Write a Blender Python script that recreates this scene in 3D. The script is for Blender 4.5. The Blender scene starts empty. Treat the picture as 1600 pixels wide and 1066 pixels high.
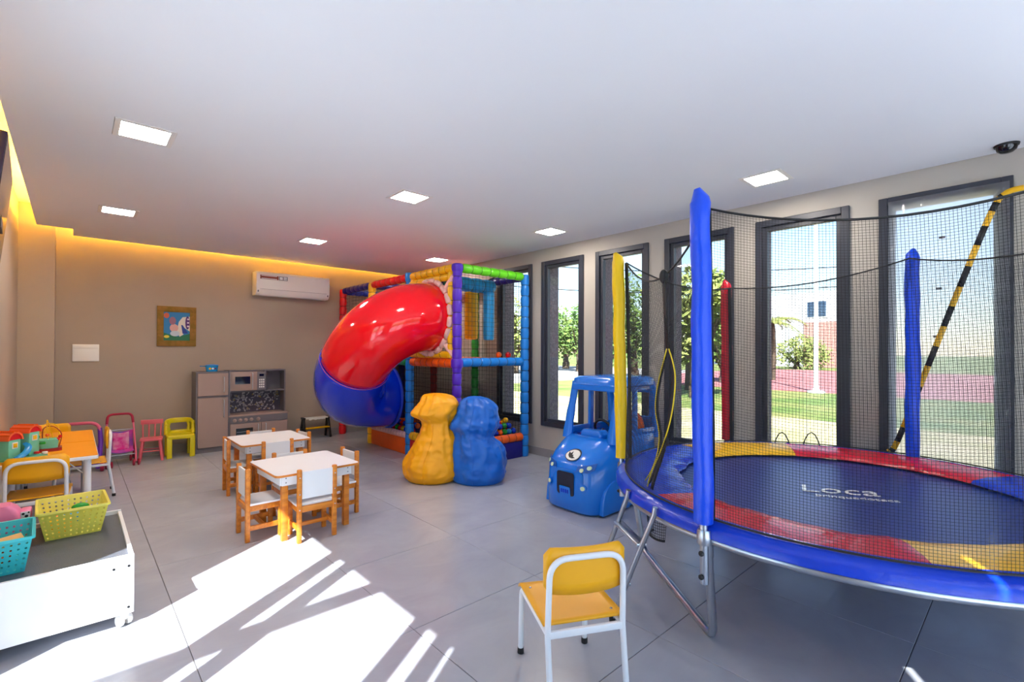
import bpy, bmesh, math, random
from mathutils import Vector, Matrix, noise
random.seed(7)
PI = math.pi
scene = bpy.context.scene
COL = scene.collection
def srgb(r, g, b, a=1.0):
    f = lambda c: (c/255/12.92) if c/255 <= .04045 else ((c/255+.055)/1.055)**2.4
    return (f(r), f(g), f(b), a)

# ------------------------------------------------------------------ camera
F, CY, YAW, PITCH, ROLL, H = 747.33, 541.74, .7424, .0079, .0037, 1.3066
fw = Vector((math.sin(YAW)*math.cos(PITCH), math.cos(YAW)*math.cos(PITCH), math.sin(PITCH)))
r0 = Vector((math.cos(YAW), -math.sin(YAW), 0)); u0 = r0.cross(fw)
rt = r0*math.cos(ROLL)+u0*math.sin(ROLL); up = -r0*math.sin(ROLL)+u0*math.cos(ROLL)
cd = bpy.data.cameras.new('camera'); cam = bpy.data.objects.new('camera', cd); COL.objects.link(cam)
cam.matrix_world = Matrix.Translation((0, 0, H)) @ Matrix((rt, up, -fw)).transposed().to_4x4()
cd.sensor_width = 36; cd.lens = 36*F/1600; cd.shift_y = (CY-533)/1600; cd.clip_start = .02; cd.clip_end = 400
scene.camera = cam

# ------------------------------------------------------------------ world, sun, exposure
SUN_EL = math.radians(44.0); SUN_D = Vector((.843*math.cos(SUN_EL), .537*math.cos(SUN_EL), -math.sin(SUN_EL))).normalized()
w = bpy.data.worlds.new('sky'); scene.world = w; w.use_nodes = True
nt = w.node_tree; bg = nt.nodes['Background']
sky = nt.nodes.new('ShaderNodeTexSky'); sky.sky_type = 'NISHITA'; sky.sun_disc = False
sky.sun_elevation = SUN_EL; sky.sun_rotation = math.atan2(-SUN_D.x, -SUN_D.y)
sky.air_density = 1.1; sky.dust_density = 0.2; sky.ozone_density = 1.2
nt.links.new(sky.outputs[0], bg.inputs[0]); bg.inputs[1].default_value = .115
sl = bpy.data.lights.new('sun', 'SUN'); sl.energy = 7.0; sl.angle = math.radians(.55); sl.color = (1, .97, .93)
so = bpy.data.objects.new('sun', sl); COL.objects.link(so)
so.rotation_euler = SUN_D.to_track_quat('-Z', 'Y').to_euler(); so.location = (-6, -4, 8)
vs = scene.view_settings; vs.view_transform = 'Standard'; vs.look = 'None'; vs.gamma = 1; vs.exposure = 1.55
vs.use_curve_mapping = False
LED_PANEL = 30.0
LED_COVE = 34.0

# ------------------------------------------------------------------ materials
def mat(name, col, rough=.5, metal=0, var=0, vscale=6, bump=0, bscale=40, spec=.5, rand=0, coat=0, emit=None, estr=0, trans=0):
    m = bpy.data.materials.new(name); m.use_nodes = True; t = m.node_tree; b = t.nodes['Principled BSDF']
    c = srgb(*col) if max(col) > 1.01 else (*col, 1)
    b.inputs['Base Color'].default_value = c; b.inputs['Roughness'].default_value = rough; b.inputs['Metallic'].default_value = metal
    b.inputs['Specular IOR Level'].default_value = spec; b.inputs['Coat Weight'].default_value = coat
    if trans: b.inputs['Transmission Weight'].default_value = trans
    tc = None
    if var or bump or rand:
        tc = t.nodes.new('ShaderNodeTexCoord')
    if var or rand:
        last = None
        mx = t.nodes.new('ShaderNodeHueSaturation'); mx.inputs['Color'].default_value = c
        if var:
            n = t.nodes.new('ShaderNodeTexNoise'); n.inputs['Scale'].default_value = vscale; n.inputs['Detail'].default_value = 5
            t.links.new(tc.outputs['Object'], n.inputs['Vector'])
            mr = t.nodes.new('ShaderNodeMapRange'); mr.inputs['From Min'].default_value = .3; mr.inputs['From Max'].default_value = .7
            mr.inputs['To Min'].default_value = 1-var; mr.inputs['To Max'].default_value = 1+var
            t.links.new(n.outputs['Fac'], mr.inputs['Value']); last = mr.outputs[0]
        if rand:
            oi = t.nodes.new('ShaderNodeObjectInfo'); mr2 = t.nodes.new('ShaderNodeMapRange')
            mr2.inputs['To Min'].default_value = 1-rand; mr2.inputs['To Max'].default_value = 1+rand
            t.links.new(oi.outputs['Random'], mr2.inputs['Value'])
            if last:
                mm = t.nodes.new('ShaderNodeMath'); mm.operation = 'MULTIPLY'
                t.links.new(last, mm.inputs[0]); t.links.new(mr2.outputs[0], mm.inputs[1]); last = mm.outputs[0]
            else: last = mr2.outputs[0]
        t.links.new(last, mx.inputs['Value']); t.links.new(mx.outputs[0], b.inputs['Base Color'])
    if bump:
        n = t.nodes.new('ShaderNodeTexNoise'); n.inputs['Scale'].default_value = bscale; n.inputs['Detail'].default_value = 4
        t.links.new(tc.outputs['Object'], n.inputs['Vector'])
        bp = t.nodes.new('ShaderNodeBump'); bp.inputs['Strength'].default_value = bump; bp.inputs['Distance'].default_value = .01
        t.links.new(n.outputs['Fac'], bp.inputs['Height']); t.links.new(bp.outputs[0], b.inputs['Normal'])
    if emit:
        b.inputs['Emission Color'].default_value = srgb(*emit); b.inputs['Emission Strength'].default_value = estr
    return m
def wood(name, c1, c2, scale=(3, 40, 40), rough=.35):
    m = mat(name, c1, rough); t = m.node_tree; b = t.nodes['Principled BSDF']
    tc = t.nodes.new('ShaderNodeTexCoord'); mp = t.nodes.new('ShaderNodeMapping'); mp.inputs['Scale'].default_value = scale
    n = t.nodes.new('ShaderNodeTexNoise'); n.inputs['Scale'].default_value = 1.0; n.inputs['Detail'].default_value = 6
    r = t.nodes.new('ShaderNodeValToRGB'); r.color_ramp.elements[0].position = .35; r.color_ramp.elements[1].position = .65
    r.color_ramp.elements[0].color = srgb(*c1); r.color_ramp.elements[1].color = srgb(*c2)
    t.links.new(tc.outputs['Object'], mp.inputs[0]); t.links.new(mp.outputs[0], n.inputs['Vector'])
    t.links.new(n.outputs['Fac'], r.inputs[0]); t.links.new(r.outputs[0], b.inputs['Base Color'])
    return m
def glassmat(name, tint=(.95, .98, 1), gloss=.08):
    m = bpy.data.materials.new(name); m.use_nodes = True; t = m.node_tree; t.nodes.clear()
    o = t.nodes.new('ShaderNodeOutputMaterial'); tr = t.nodes.new('ShaderNodeBsdfTransparent'); tr.inputs[0].default_value = (*tint, 1)
    g = t.nodes.new('ShaderNodeBsdfGlossy'); g.inputs['Roughness'].default_value = .02
    lw = t.nodes.new('ShaderNodeLayerWeight'); lw.inputs['Blend'].default_value = .5
    pw = t.nodes.new('ShaderNodeMath'); pw.operation = 'POWER'; pw.inputs[1].default_value = 5
    fr = t.nodes.new('ShaderNodeMath'); fr.operation = 'MULTIPLY_ADD'; fr.inputs[1].default_value = .5; fr.inputs[2].default_value = .02
    t.links.new(lw.outputs['Facing'], pw.inputs[0]); t.links.new(pw.outputs[0], fr.inputs[0])
    mx = t.nodes.new('ShaderNodeMixShader')
    t.links.new(fr.outputs[0], mx.inputs[0]); t.links.new(tr.outputs[0], mx.inputs[1]); t.links.new(g.outputs[0], mx.inputs[2]); t.links.new(mx.outputs[0], o.inputs[0])
    return m
def filmmat(name, tcol, tfrac, dcol=(1, 1, 1)):
    m = bpy.data.materials.new(name); m.use_nodes = True; t = m.node_tree; t.nodes.clear()
    o = t.nodes.new('ShaderNodeOutputMaterial'); tr = t.nodes.new('ShaderNodeBsdfTransparent'); tr.inputs[0].default_value = (*tcol, 1)
    d = t.nodes.new('ShaderNodeBsdfTranslucent'); d.inputs[0].default_value = (*dcol, 1)
    g = t.nodes.new('ShaderNodeBsdfGlossy'); g.inputs['Roughness'].default_value = .15; g.inputs[0].default_value = (.9, .9, .9, 1)
    tc = t.nodes.new('ShaderNodeTexCoord'); n = t.nodes.new('ShaderNodeTexNoise'); n.inputs['Scale'].default_value = 9; n.inputs['Distortion'].default_value = 2
    bp = t.nodes.new('ShaderNodeBump'); bp.inputs['Strength'].default_value = .8; bp.inputs['Distance'].default_value = .03
    t.links.new(tc.outputs['Object'], n.inputs['Vector']); t.links.new(n.outputs['Fac'], bp.inputs['Height']); t.links.new(bp.outputs[0], g.inputs['Normal'])
    m1 = t.nodes.new('ShaderNodeMixShader'); m1.inputs[0].default_value = 1-tfrac
    m2 = t.nodes.new('ShaderNodeMixShader'); m2.inputs[0].default_value = .07
    t.links.new(tr.outputs[0], m1.inputs[1]); t.links.new(d.outputs[0], m1.inputs[2])
    t.links.new(m1.outputs[0], m2.inputs[1]); t.links.new(g.outputs[0], m2.inputs[2]); t.links.new(m2.outputs[0], o.inputs[0])
    return m
M = {}
M['wall'] = mat('wall_paint', (170, 153, 137), .75, var=.03, vscale=2, bump=.05, bscale=120)
M['wall_light'] = mat('wall_paint_light', (186, 178, 167), .75, var=.03, vscale=2, bump=.05, bscale=120)
M['stucco'] = mat('exterior_stucco', (120, 108, 112), .95, var=.35, vscale=45, bump=1, bscale=60)
M['ceiling'] = mat('ceiling_paint', (236, 236, 238), .7, var=.01, vscale=1)
M['grout'] = mat('grout', (95, 92, 92), .8)
M['skirting'] = mat('skirting_tile', (150, 146, 146), .35, var=.06, vscale=5)
M['frame'] = mat('charcoal_frame', (52, 55, 66), .4, spec=.5)
M['glass'] = glassmat('window_glass')
M['film'] = filmmat('plastic_film', (.98, .95, 1), .42, (1.0, .98, 1.0))
M['white'] = mat('white_laminate', (238, 238, 240), .35, var=.015, vscale=3)
M['white_paint'] = mat('white_metal_paint', (236, 238, 244), .3)
M['plastic_white'] = mat('white_plastic', (236, 232, 226), .35)
M['silver'] = mat('brushed_silver', (205, 205, 210), .35, .6)
M['wood'] = wood('orange_wood', (226, 140, 44), (200, 112, 32))
M['yellow_ply'] = mat('yellow_laminate', (250, 178, 10), .35, var=.03, vscale=4)
M['orange_top'] = mat('orange_laminate', (242, 156, 8), .5, spec=.25, var=.03, vscale=4)
M['black'] = mat('black_rubber', (24, 24, 27), .5)
M['net'] = mat('net_black', (22, 24, 30), .7)
M['steel'] = mat('galvanised_steel', (190, 196, 206), .28, 1.0, var=.08, vscale=12)
M['chrome'] = mat('chrome', (215, 215, 220), .12, 1.0)
for k, c in dict(red=(226, 18, 30), blue=(14, 62, 206), ltblue=(20, 132, 226), purple=(84, 36, 196), green=(28, 160, 50), lime=(106, 220, 30),
                 yellow=(246, 188, 14), orange=(244, 96, 18), navy=(18, 14, 130), dkred=(150, 20, 28), pinkwhite=(238, 190, 184), cyan=(30, 150, 215)).items():
    M['foam_'+k] = mat('vinyl_'+k, c, .38, var=.05, vscale=9, bump=.25, bscale=25)
    M['pl_'+k] = mat('plastic_'+k, c, .25)
M['slide_red'] = mat('slide_red', (250, 4, 26), .12, coat=.6)
M['slide_blue'] = mat('slide_blue', (2, 48, 222), .12, coat=.6)
M['bean_yellow'] = mat('bean_yellow', (252, 172, 4), .42, bump=.35, bscale=14)
M['bean_blue'] = mat('bean_blue', (14, 100, 200), .36, bump=.35, bscale=14)
M['car'] = mat('car_blue', (10, 118, 226), .22, coat=.3)
M['car_trim'] = mat('car_trim', (8, 84, 178), .3)
M['lens'] = mat('lens_pale', (214, 232, 196), .2)
M['car_dark'] = mat('car_dark', (22, 28, 52), .5)
M['pad_blue'] = mat('pad_blue', (10, 60, 200), .25, var=.06, vscale=10, bump=.5, bscale=16)
M['pad_red'] = mat('pad_red', (214, 16, 48), .25, var=.06, vscale=10, bump=.5, bscale=16)
M['pad_yellow'] = mat('pad_yellow', (250, 190, 20), .28, var=.06, vscale=10, bump=.5, bscale=16)
M['jump'] = mat('jump_mat', (6, 40, 124), .34, var=.1, vscale=3, bump=.1, bscale=300, spec=.5)  # base blue deepened to stand in for the sky's reflection
M['sleeve_blue'] = mat('sleeve_blue', (8, 74, 226), .3, bump=.6, bscale=18)
M['sleeve_yellow'] = mat('sleeve_yellow', (248, 204, 10), .35, bump=.6, bscale=18)
M['sleeve_red'] = mat('sleeve_red', (206, 14, 40), .35, bump=.6, bscale=18)
M['zip_yellow'] = mat('zip_yellow', (240, 214, 40), .5)
M['panel_lit'] = mat('panel_diffuser', (255, 255, 255), .5, emit=(255, 246, 236), estr=LED_PANEL)
M['led'] = mat('cove_led', (255, 200, 90), .5, emit=(255, 190, 60), estr=LED_COVE)
M['grey_lam'] = mat('grey_laminate', (112, 106, 112), .45, var=.03, vscale=4)
M['taupe_lam'] = mat('taupe_laminate', (166, 140, 130), .4, var=.03, vscale=4)
M['screen'] = mat('screen_glass', (14, 14, 18), .06, spec=.8)

def floor_mat():
    m = mat('porcelain_tile', (158, 156, 158), .22, spec=.5); t = m.node_tree; b = t.nodes['Principled BSDF']
    tc = t.nodes.new('ShaderNodeTexCoord'); oi = t.nodes.new('ShaderNodeObjectInfo')
    ad = t.nodes.new('ShaderNodeVectorMath'); ad.operation = 'ADD'; sc = t.nodes.new('ShaderNodeVectorMath'); sc.operation = 'SCALE'; sc.inputs['Scale'].default_value = 17
    cb = t.nodes.new('ShaderNodeCombineXYZ'); t.links.new(oi.outputs['Random'], cb.inputs[0]); t.links.new(oi.outputs['Random'], cb.inputs[2])
    t.links.new(cb.outputs[0], sc.inputs[0]); t.links.new(tc.outputs['Object'], ad.inputs[0]); t.links.new(sc.outputs[0], ad.inputs[1])
    mp = t.nodes.new('ShaderNodeMapping'); mp.inputs['Scale'].default_value = (2.4, 3.2, 1); mp.inputs['Rotation'].default_value = (0, 0, .5)
    n = t.nodes.new('ShaderNodeTexNoise'); n.inputs['Scale'].default_value = 1; n.inputs['Detail'].default_value = 8; n.inputs['Roughness'].default_value = .62; n.inputs['Distortion'].default_value = .8
    t.links.new(ad.outputs[0], mp.inputs[0]); t.links.new(mp.outputs[0], n.inputs['Vector'])
    r = t.nodes.new('ShaderNodeValToRGB'); e = r.color_ramp.elements
    e[0].position = .25; e[0].color = srgb(163, 165, 174); e[1].position = .75; e[1].color = srgb(178, 180, 188)
    t.links.new(n.outputs['Fac'], r.inputs[0]); t.links.new(r.outputs[0], b.inputs['Base Color'])
    mr = t.nodes.new('ShaderNodeMapRange'); mr.inputs['To Min'].default_value = .2; mr.inputs['To Max'].default_value = .3
    t.links.new(n.outputs['Fac'], mr.inputs['Value']); t.links.new(mr.outputs[0], b.inputs['Roughness'])
    return m
M['tile'] = floor_mat()

# ------------------------------------------------------------------ mesh helpers
class MB:
    def __init__(s): s.v = []; s.f = []
    def add(s, vs, fs):
        o = len(s.v); s.v += [tuple(p) for p in vs]; s.f += [tuple(i+o for i in f) for f in fs]; return s
    def box(s, x0, x1, y0, y1, z0, z1, mx=None):
        v = [Vector((x, y, z)) for z in (z0, z1) for y in (y0, y1) for x in (x0, x1)]
        if mx: v = [mx @ p for p in v]
        return s.add(v, [(0, 2, 3, 1), (4, 5, 7, 6), (0, 1, 5, 4), (2, 6, 7, 3), (0, 4, 6, 2), (1, 3, 7, 5)])
    def bar(s, a, b, w, h, upv=(0, 0, 1)):
        a = Vector(a); b = Vector(b); d = (b-a); L = d.length; d.normalize(); u = Vector(upv)
        x = d.cross(u)
        if x.length < 1e-4: x = d.cross(Vector((1, 0, 0)))
        x.normalize(); u = x.cross(d)
        mx = Matrix((d, x, u)).transposed().to_4x4(); mx.translation = a
        return s.box(0, L, -w/2, w/2, -h/2, h/2, mx)
    def tube(s, pts, r, n=10, closed=False, caps=True, flat=1.0, upv=None):
        P = [Vector(p) for p in pts]; N = len(P)
        R = r if isinstance(r, (list, tuple)) else [r]*N
        T = []
        for i in range(N):
            a = P[(i-1) % N] if (closed or i > 0) else P[i]; b = P[(i+1) % N] if (closed or i < N-1) else P[i]
            t = (b-a); T.append(t.normalized() if t.length > 1e-9 else Vector((0, 0, 1)))
        ref = Vector(upv) if upv else (Vector((0, 0, 1)) if abs(T[0].z) < .9 else Vector((1, 0, 0)))
        nrm = (ref - T[0]*ref.dot(T[0])).normalized(); vs = []
        for i in range(N):
            if i: nrm = (nrm - T[i]*nrm.dot(T[i])).normalized()
            if upv: nrm = (ref - T[i]*ref.dot(T[i])).normalized()
            bn = T[i].cross(nrm)
            for k in range(n):
                a = 2*PI*k/n
                vs.append(P[i] + nrm*math.cos(a)*R[i]*flat + bn*math.sin(a)*R[i])
        fs = []
        for i in range(N if closed else N-1):
            j = (i+1) % N
            for k in range(n):
                l = (k+1) % n; fs.append((i*n+k, i*n+l, j*n+l, j*n+k))
        if caps and not closed:
            fs.append(tuple(range(n-1, -1, -1))); fs.append(tuple((N-1)*n+k for k in range(n)))
        return s.add(vs, fs)
    def lathe(s, prof, n=24, mx=None, capb=True, capt=True):
        vs = []; fs = []
        for r, z in prof:
            for k in range(n):
                a = 2*PI*k/n; p = Vector((r*math.cos(a), r*math.sin(a), z)); vs.append(mx @ p if mx else p)
        for i in range(len(prof)-1):
            for k in range(n):
                l = (k+1) % n; fs.append((i*n+k, i*n+l, (i+1)*n+l, (i+1)*n+k))
        if capb: fs.append(tuple(range(n-1, -1, -1)))
        if capt: fs.append(tuple((len(prof)-1)*n+k for k in range(n)))
        return s.add(vs, fs)
    def loops(s, Ls, capb=True, capt=True, closed=False):
        n = len(Ls[0]); vs = [p for L in Ls for p in L]; fs = []
        for i in range(len(Ls)-(0 if closed else 1)):
            j = (i+1) % len(Ls)
            for k in range(n):
                l = (k+1) % n; fs.append((i*n+k, i*n+l, j*n+l, j*n+k))
        if not closed:
            if capb: fs.append(tuple(range(n-1, -1, -1)))
            if capt: fs.append(tuple((len(Ls)-1)*n+k for k in range(n)))
        return s.add(vs, fs)
    def prism(s, poly, d0, d1, mx=None):
        a = [Vector((x, y, d0)) for x, y in poly]; b = [Vector((x, y, d1)) for x, y in poly]
        if mx: a = [mx @ p for p in a]; b = [mx @ p for p in b]
        return s.loops([a, b])
    def surf(s, fn, nu, nv, closeu=False):
        vs = [fn(i/nu, j/nv) for j in range(nv+1) for i in range(nu+(0 if closeu else 1))]
        W = nu if closeu else nu+1; fs = []
        for j in range(nv):
            for i in range(nu):
                i2 = (i+1) % W; fs.append((j*W+i, j*W+i2, (j+1)*W+i2, (j+1)*W+i))
        return s.add(vs, fs)
    def sphere(s, c, r, n=16, m=10, sc=(1, 1, 1)):
        c = Vector(c); vs = [c+Vector((0, 0, -r*sc[2]))]
        for j in range(1, m):
            t = PI*j/m
            for k in range(n):
                a = 2*PI*k/n; vs.append(c+Vector((r*sc[0]*math.sin(t)*math.cos(a), r*sc[1]*math.sin(t)*math.sin(a), -r*sc[2]*math.cos(t))))
        vs.append(c+Vector((0, 0, r*sc[2]))); fs = []
        for k in range(n): fs.append((0, 1+(k+1) % n, 1+k))
        for j in range(m-2):
            for k in range(n):
                l = (k+1) % n; fs.append((1+j*n+k, 1+j*n+l, 1+(j+1)*n+l, 1+(j+1)*n+k))
        e = len(vs)-1; b = 1+(m-2)*n
        for k in range(n): fs.append((e, b+k, b+(k+1) % n))
        return s.add(vs, fs)
    def mesh(s, name, bevel=0, seg=2, smooth=True, ang=38, fixn=True):
        me = bpy.data.meshes.new(name); me.from_pydata(s.v, [], s.f)
        bm = bmesh.new(); bm.from_mesh(me)
        if fixn: bmesh.ops.recalc_face_normals(bm, faces=bm.faces)
        if bevel:
            es = [e for e in bm.edges if len(e.link_faces) == 2 and e.calc_face_angle(0) > .5]
            bmesh.ops.bevel(bm, geom=es, offset=bevel, segments=seg, affect='EDGES', profile=.5, clamp_overlap=True)
        bm.to_mesh(me); bm.free()
        if smooth:
            me.shade_smooth(); me.set_sharp_from_angle(angle=math.radians(ang))
        return me
    def build(s, name, m, parent=None, bevel=0, seg=2, smooth=True, ang=38, fixn=True, kind=None, label=None):
        me = s.mesh(name, bevel, seg, smooth, ang, fixn); me.materials.append(M[m] if isinstance(m, str) else m)
        o = bpy.data.objects.new(name, me); COL.objects.link(o)
        if parent: o.parent = parent
        if kind: o['kind'] = kind
        if label: o['label'] = label
        return o
def thing(name, label, cat, loc=(0, 0, 0), rz=0, group=None):
    o = bpy.data.objects.new(name, None); COL.objects.link(o); o.empty_display_size = .05
    o.location = loc; o.rotation_euler = (0, 0, rz); o['label'] = label; o['category'] = cat
    if group: o['group'] = group
    return o
def tag(o, label, cat, group=None):
    o['label'] = label; o['category'] = cat
    if group: o['group'] = group
    return o
def dup(root, loc, rz, label, group=None):
    r = root.copy(); COL.objects.link(r); r.location = loc; r.rotation_euler = (0, 0, rz); r['label'] = label
    if group: r['group'] = group
    for ch in list(root.children):
        c = ch.copy(); COL.objects.link(c); c.parent = r
        for g in list(ch.children):
            d = g.copy(); COL.objects.link(d); d.parent = c
    return r
def struct(name, mb, m, **k):
    return mb.build(name, m, kind='structure', smooth=k.pop('smooth', False), **k)
def arc(c, r, a0, a1, n, z=0):
    return [Vector((c[0]+r*math.cos(a0+(a1-a0)*i/n), c[1]+r*math.sin(a0+(a1-a0)*i/n), z)) for i in range(n+1)]
def spline(P, n=8):
    P = [Vector(p) for p in P]; out = []
    for i in range(len(P)-1):
        a = P[max(i-1, 0)]; b = P[i]; c = P[i+1]; d = P[min(i+2, len(P)-1)]
        for k in range(n):
            t = k/n
            out.append(.5*((2*b)+(c-a)*t+(2*a-5*b+4*c-d)*t*t+(3*b-a-3*c+d)*t**3))
    out.append(P[-1]); return out
def rounded(pts, r, n=5):
    """polyline with rounded corners"""
    P = [Vector(p) for p in pts]; out = [P[0]]
    for i in range(1, len(P)-1):
        a = (P[i-1]-P[i]); b = (P[i+1]-P[i]); rr = min(r, a.length*.49, b.length*.49)
        A = P[i]+a.normalized()*rr; B = P[i]+b.normalized()*rr
        for k in range(n+1):
            t = k/n; out.append(A*(1-t)**2+P[i]*2*t*(1-t)+B*t*t)
    out.append(P[-1]); return out
def rrect(w, h, r, n=4):
    out = []
    for cx, cy, a0 in ((w/2-r, h/2-r, 0), (-w/2+r, h/2-r, PI/2), (-w/2+r, -h/2+r, PI), (w/2-r, -h/2+r, 1.5*PI)):
        for k in range(n+1):
            a = a0+PI/2*k/n; out.append((cx+r*math.cos(a), cy+r*math.sin(a)))
    return out
def text_obj(body, size, name, m, parent, mx, extrude=.0006, shear=0, label=None):
    cu = bpy.data.curves.new(name, 'FONT'); cu.body = body; cu.size = size; cu.extrude = extrude; cu.align_x = 'CENTER'; cu.shear = shear; cu.resolution_u = 3
    t = bpy.data.objects.new('tmp_text', cu); COL.objects.link(t)
    bpy.context.view_layer.update()
    me = bpy.data.meshes.new_from_object(t.evaluated_get(bpy.context.evaluated_depsgraph_get()))
    bpy.data.objects.remove(t); bpy.data.curves.remove(cu)
    me.transform(mx); me.materials.clear(); me.materials.append(M[m])
    o = bpy.data.objects.new(name, me); COL.objects.link(o); o.parent = parent
    if label: o['label'] = label
    return o

# ================================================================== SETTING
XL, XR, YR, YB = -.42, 4.2975, -.70, 7.35
ZC = 2.565; ZU = 2.80; XO = 4.57
PX, PY = -.147, 6.95           # pillar corner
# floor: grout bed and separate tiles
fl = struct('floor', MB().box(XL-.2, XR+.27, YR-.2, YB+.2, -.10, -.003), 'grout')
T0x, T0y, TS, GAP = .3844, .3625, .80, .0035
full = None
for i in range(-2, 6):
    for j in range(-3, 10):
        x0 = max(T0x+i*TS, XL); x1 = min(T0x+(i+1)*TS, XR); y0 = max(T0y+j*TS, YR); y1 = min(T0y+(j+1)*TS, YB)
        if x1-x0 < .02 or y1-y0 < .02: continue
        w_, d_ = x1-x0-GAP, y1-y0-GAP; isfull = abs(x1-x0-TS) < 1e-6 and abs(y1-y0-TS) < 1e-6
        if isfull and full: me = full
        else:
            me = MB().box(-w_/2, w_/2, -d_/2, d_/2, -.01, 0).mesh('floor_tile', bevel=.0012, seg=1, smooth=False); me.materials.append(M['tile'])
            if isfull: full = me
        o = bpy.data.objects.new('floor_tile', me); COL.objects.link(o); o.parent = fl; o.location = ((x0+x1)/2, (y0+y1)/2, 0)
# back wall, pillar, left wall, rear wall
struct('wall_back', MB().box(XL-.2, XR, YB, YB+.2, 0, ZU), 'wall')
struct('wall_pillar', MB().box(XL, PX, PY, YB, 0, ZU), 'wall')
DY0, DY1, DZ = .375, 2.66, 2.12
wl = MB().box(XL-.2, XL, YR, DY0, 0, ZU).box(XL-.2, XL, DY1, YB, 0, ZU).box(XL-.2, XL, DY0, DY1, DZ, ZU)
struct('wall_left', wl, 'wall')
struct('wall_rear', MB().box(XL-.2, -.15, YR-.12, YR, 0, ZU).box(4.05, XR+.27, YR-.12, YR, 0, ZU).box(-.15, 4.05, YR-.12, YR, 2.38, ZU), 'wall_light')
gd = MB()  # unseen glazed rear doors, added to let more light onto the ceiling
for x in (-.15, .87, 1.92, 2.97, 3.99): gd.box(x, x+.06, YR-.09, YR-.03, 0, 2.38)
gd.box(-.09, 3.99, YR-.09, YR-.03, 2.32, 2.38)
gdo = gd.build('added_rear_door', 'frame', kind='structure', smooth=False)
for x in (-.09, .93, 1.98, 3.03): MB().box(x, x+.99 if x < .5 else x+.96, YR-.063, YR-.057, 0, 2.32).build('pane', 'glass', gdo, smooth=False)
# unseen roof slabs added to shade the rear doors; gap lets one sun sliver through
cz = 2.50; P0 = Vector((2.65, .385)); sd_ = Vector((.843, .537)); run = cz/math.tan(SUN_EL); Q = P0-sd_*run     # gap line passes Q along sd_
nn_ = Vector((-sd_.y, sd_.x))
def gapx(y, o): return Q.x+(y-Q.y)*sd_.x/sd_.y+o/nn_.x*0+(-o/sd_.y)
ya, yb_ = YR-.12, YR-1.75
struct('added_canopy', MB().prism([(-4.5, yb_), (gapx(yb_, .035), yb_), (gapx(ya, .035), ya), (-4.5, ya)], cz, cz+.06), 'ceiling')
struct('added_canopy', MB().prism([(gapx(yb_, -.035), yb_), (6.0, yb_), (6.0, ya), (gapx(ya, -.035), ya)], cz, cz+.06), 'ceiling')
# right wall with six window openings
WZ0, WZ1 = .38, 2.405
WIN = [(.079, .753), (.929, 1.600), (1.783, 2.452), (2.631, 3.296), (3.470, 4.132), (4.302, 4.966)]
ys = [YR-.12]+[y for p in WIN for y in p]+[YB+.2]
wr = MB()
IN = .028
for k in range(0, len(ys), 2):
    a = ys[k]-(0 if k == 0 else IN); b = ys[k+1]+(0 if k+2 >= len(ys) else IN)
    wr.box(XR, XO, a, b, 0, ZU)
for a, b in WIN:
    wr.box(XR, XO, a+IN, b-IN, 0, WZ0+IN).box(XR, XO, a+IN, b-IN, WZ1-IN, ZU)
wro = struct('wall_right', wr, 'wall_light')
wro.data.materials.append(M['stucco'])
for p in wro.data.polygons:      # reveals and outer face carry the rough exterior stucco
    if p.center.x > XR+.02: p.material_index = 1
for k, (a, b) in enumerate(WIN):
    fr = MB(); FWD = .052
    def ringframe(mb, a, b, z0, z1, wd, x0, x1):
        mb.box(x0, x1, a, a+wd, z0, z1).box(x0, x1, b-wd, b, z0, z1).box(x0, x1, a+wd, b-wd, z0, z0+wd).box(x0, x1, a+wd, b-wd, z1-wd, z1)
    ringframe(fr, a, b, WZ0, WZ1, FWD, XR-.022, XR+.06)
    f = fr.build('window_%d' % (k+1), 'frame', kind='structure', bevel=.003, seg=1, smooth=False)
    sa = MB(); ringframe(sa, a+FWD-.002, b-FWD+.002, WZ0+FWD-.002, WZ1-FWD+.002, .040, XR+.004, XR+.05); sa.build('sash', 'frame', f, bevel=.003, seg=1, smooth=False)
    MB().box(XR+.026, XR+.032, a+FWD+.03, b-FWD-.03, WZ0+FWD+.03, WZ1-FWD-.03).build('pane', 'glass', f, smooth=False)
# ceiling slab with light recesses and a lit cove along the left and back edges
LIGHTS = [(.298, 3.50), (.295, 5.65), (2.032, 3.47), (2.04, 5.64), (3.705, 1.312), (3.715, 3.456), (3.728, 5.62)]
G = .137; LH = .142
SXL, SXR, SYB = XL+G, XR-.006, YB-G
xs = sorted({SXL, PX+G, SXR} | {x+s*LH for x, y in LIGHTS for s in (-1, 1)})
yss = sorted({YR, PY-G, SYB} | {y+s*LH for x, y in LIGHTS for s in (-1, 1)})
def solid(x, y):
    if x < PX+G and y > PY-G: return False
    return not any(abs(x-a) < LH and abs(y-b) < LH for a, b in LIGHTS)
cb = MB(); nx, ny = len(xs)-1, len(yss)-1
cell = [[solid((xs[i]+xs[i+1])/2, (yss[j]+yss[j+1])/2) for j in range(ny)] for i in range(nx)]
for i in range(nx):
    for j in range(ny):
        if not cell[i][j]: continue
        x0, x1, y0, y1 = xs[i], xs[i+1], yss[j], yss[j+1]; z0, z1 = ZC, ZC+.05
        v = [(x0, y0, z0), (x1, y0, z0), (x1, y1, z0), (x0, y1, z0), (x0, y0, z1), (x1, y0, z1), (x1, y1, z1), (x0, y1, z1)]
        fs = [(0, 3, 2, 1), (4, 5, 6, 7)]
        if i == 0 or not cell[i-1][j]: fs.append((0, 4, 7, 3))
        if i == nx-1 or not cell[i+1][j]: fs.append((1, 2, 6, 5))
        if j == 0 or not cell[i][j-1]: fs.append((0, 1, 5, 4))
        if j == ny-1 or not cell[i][j+1]: fs.append((3, 7, 6, 2))
        cb.add(v, fs)
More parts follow.
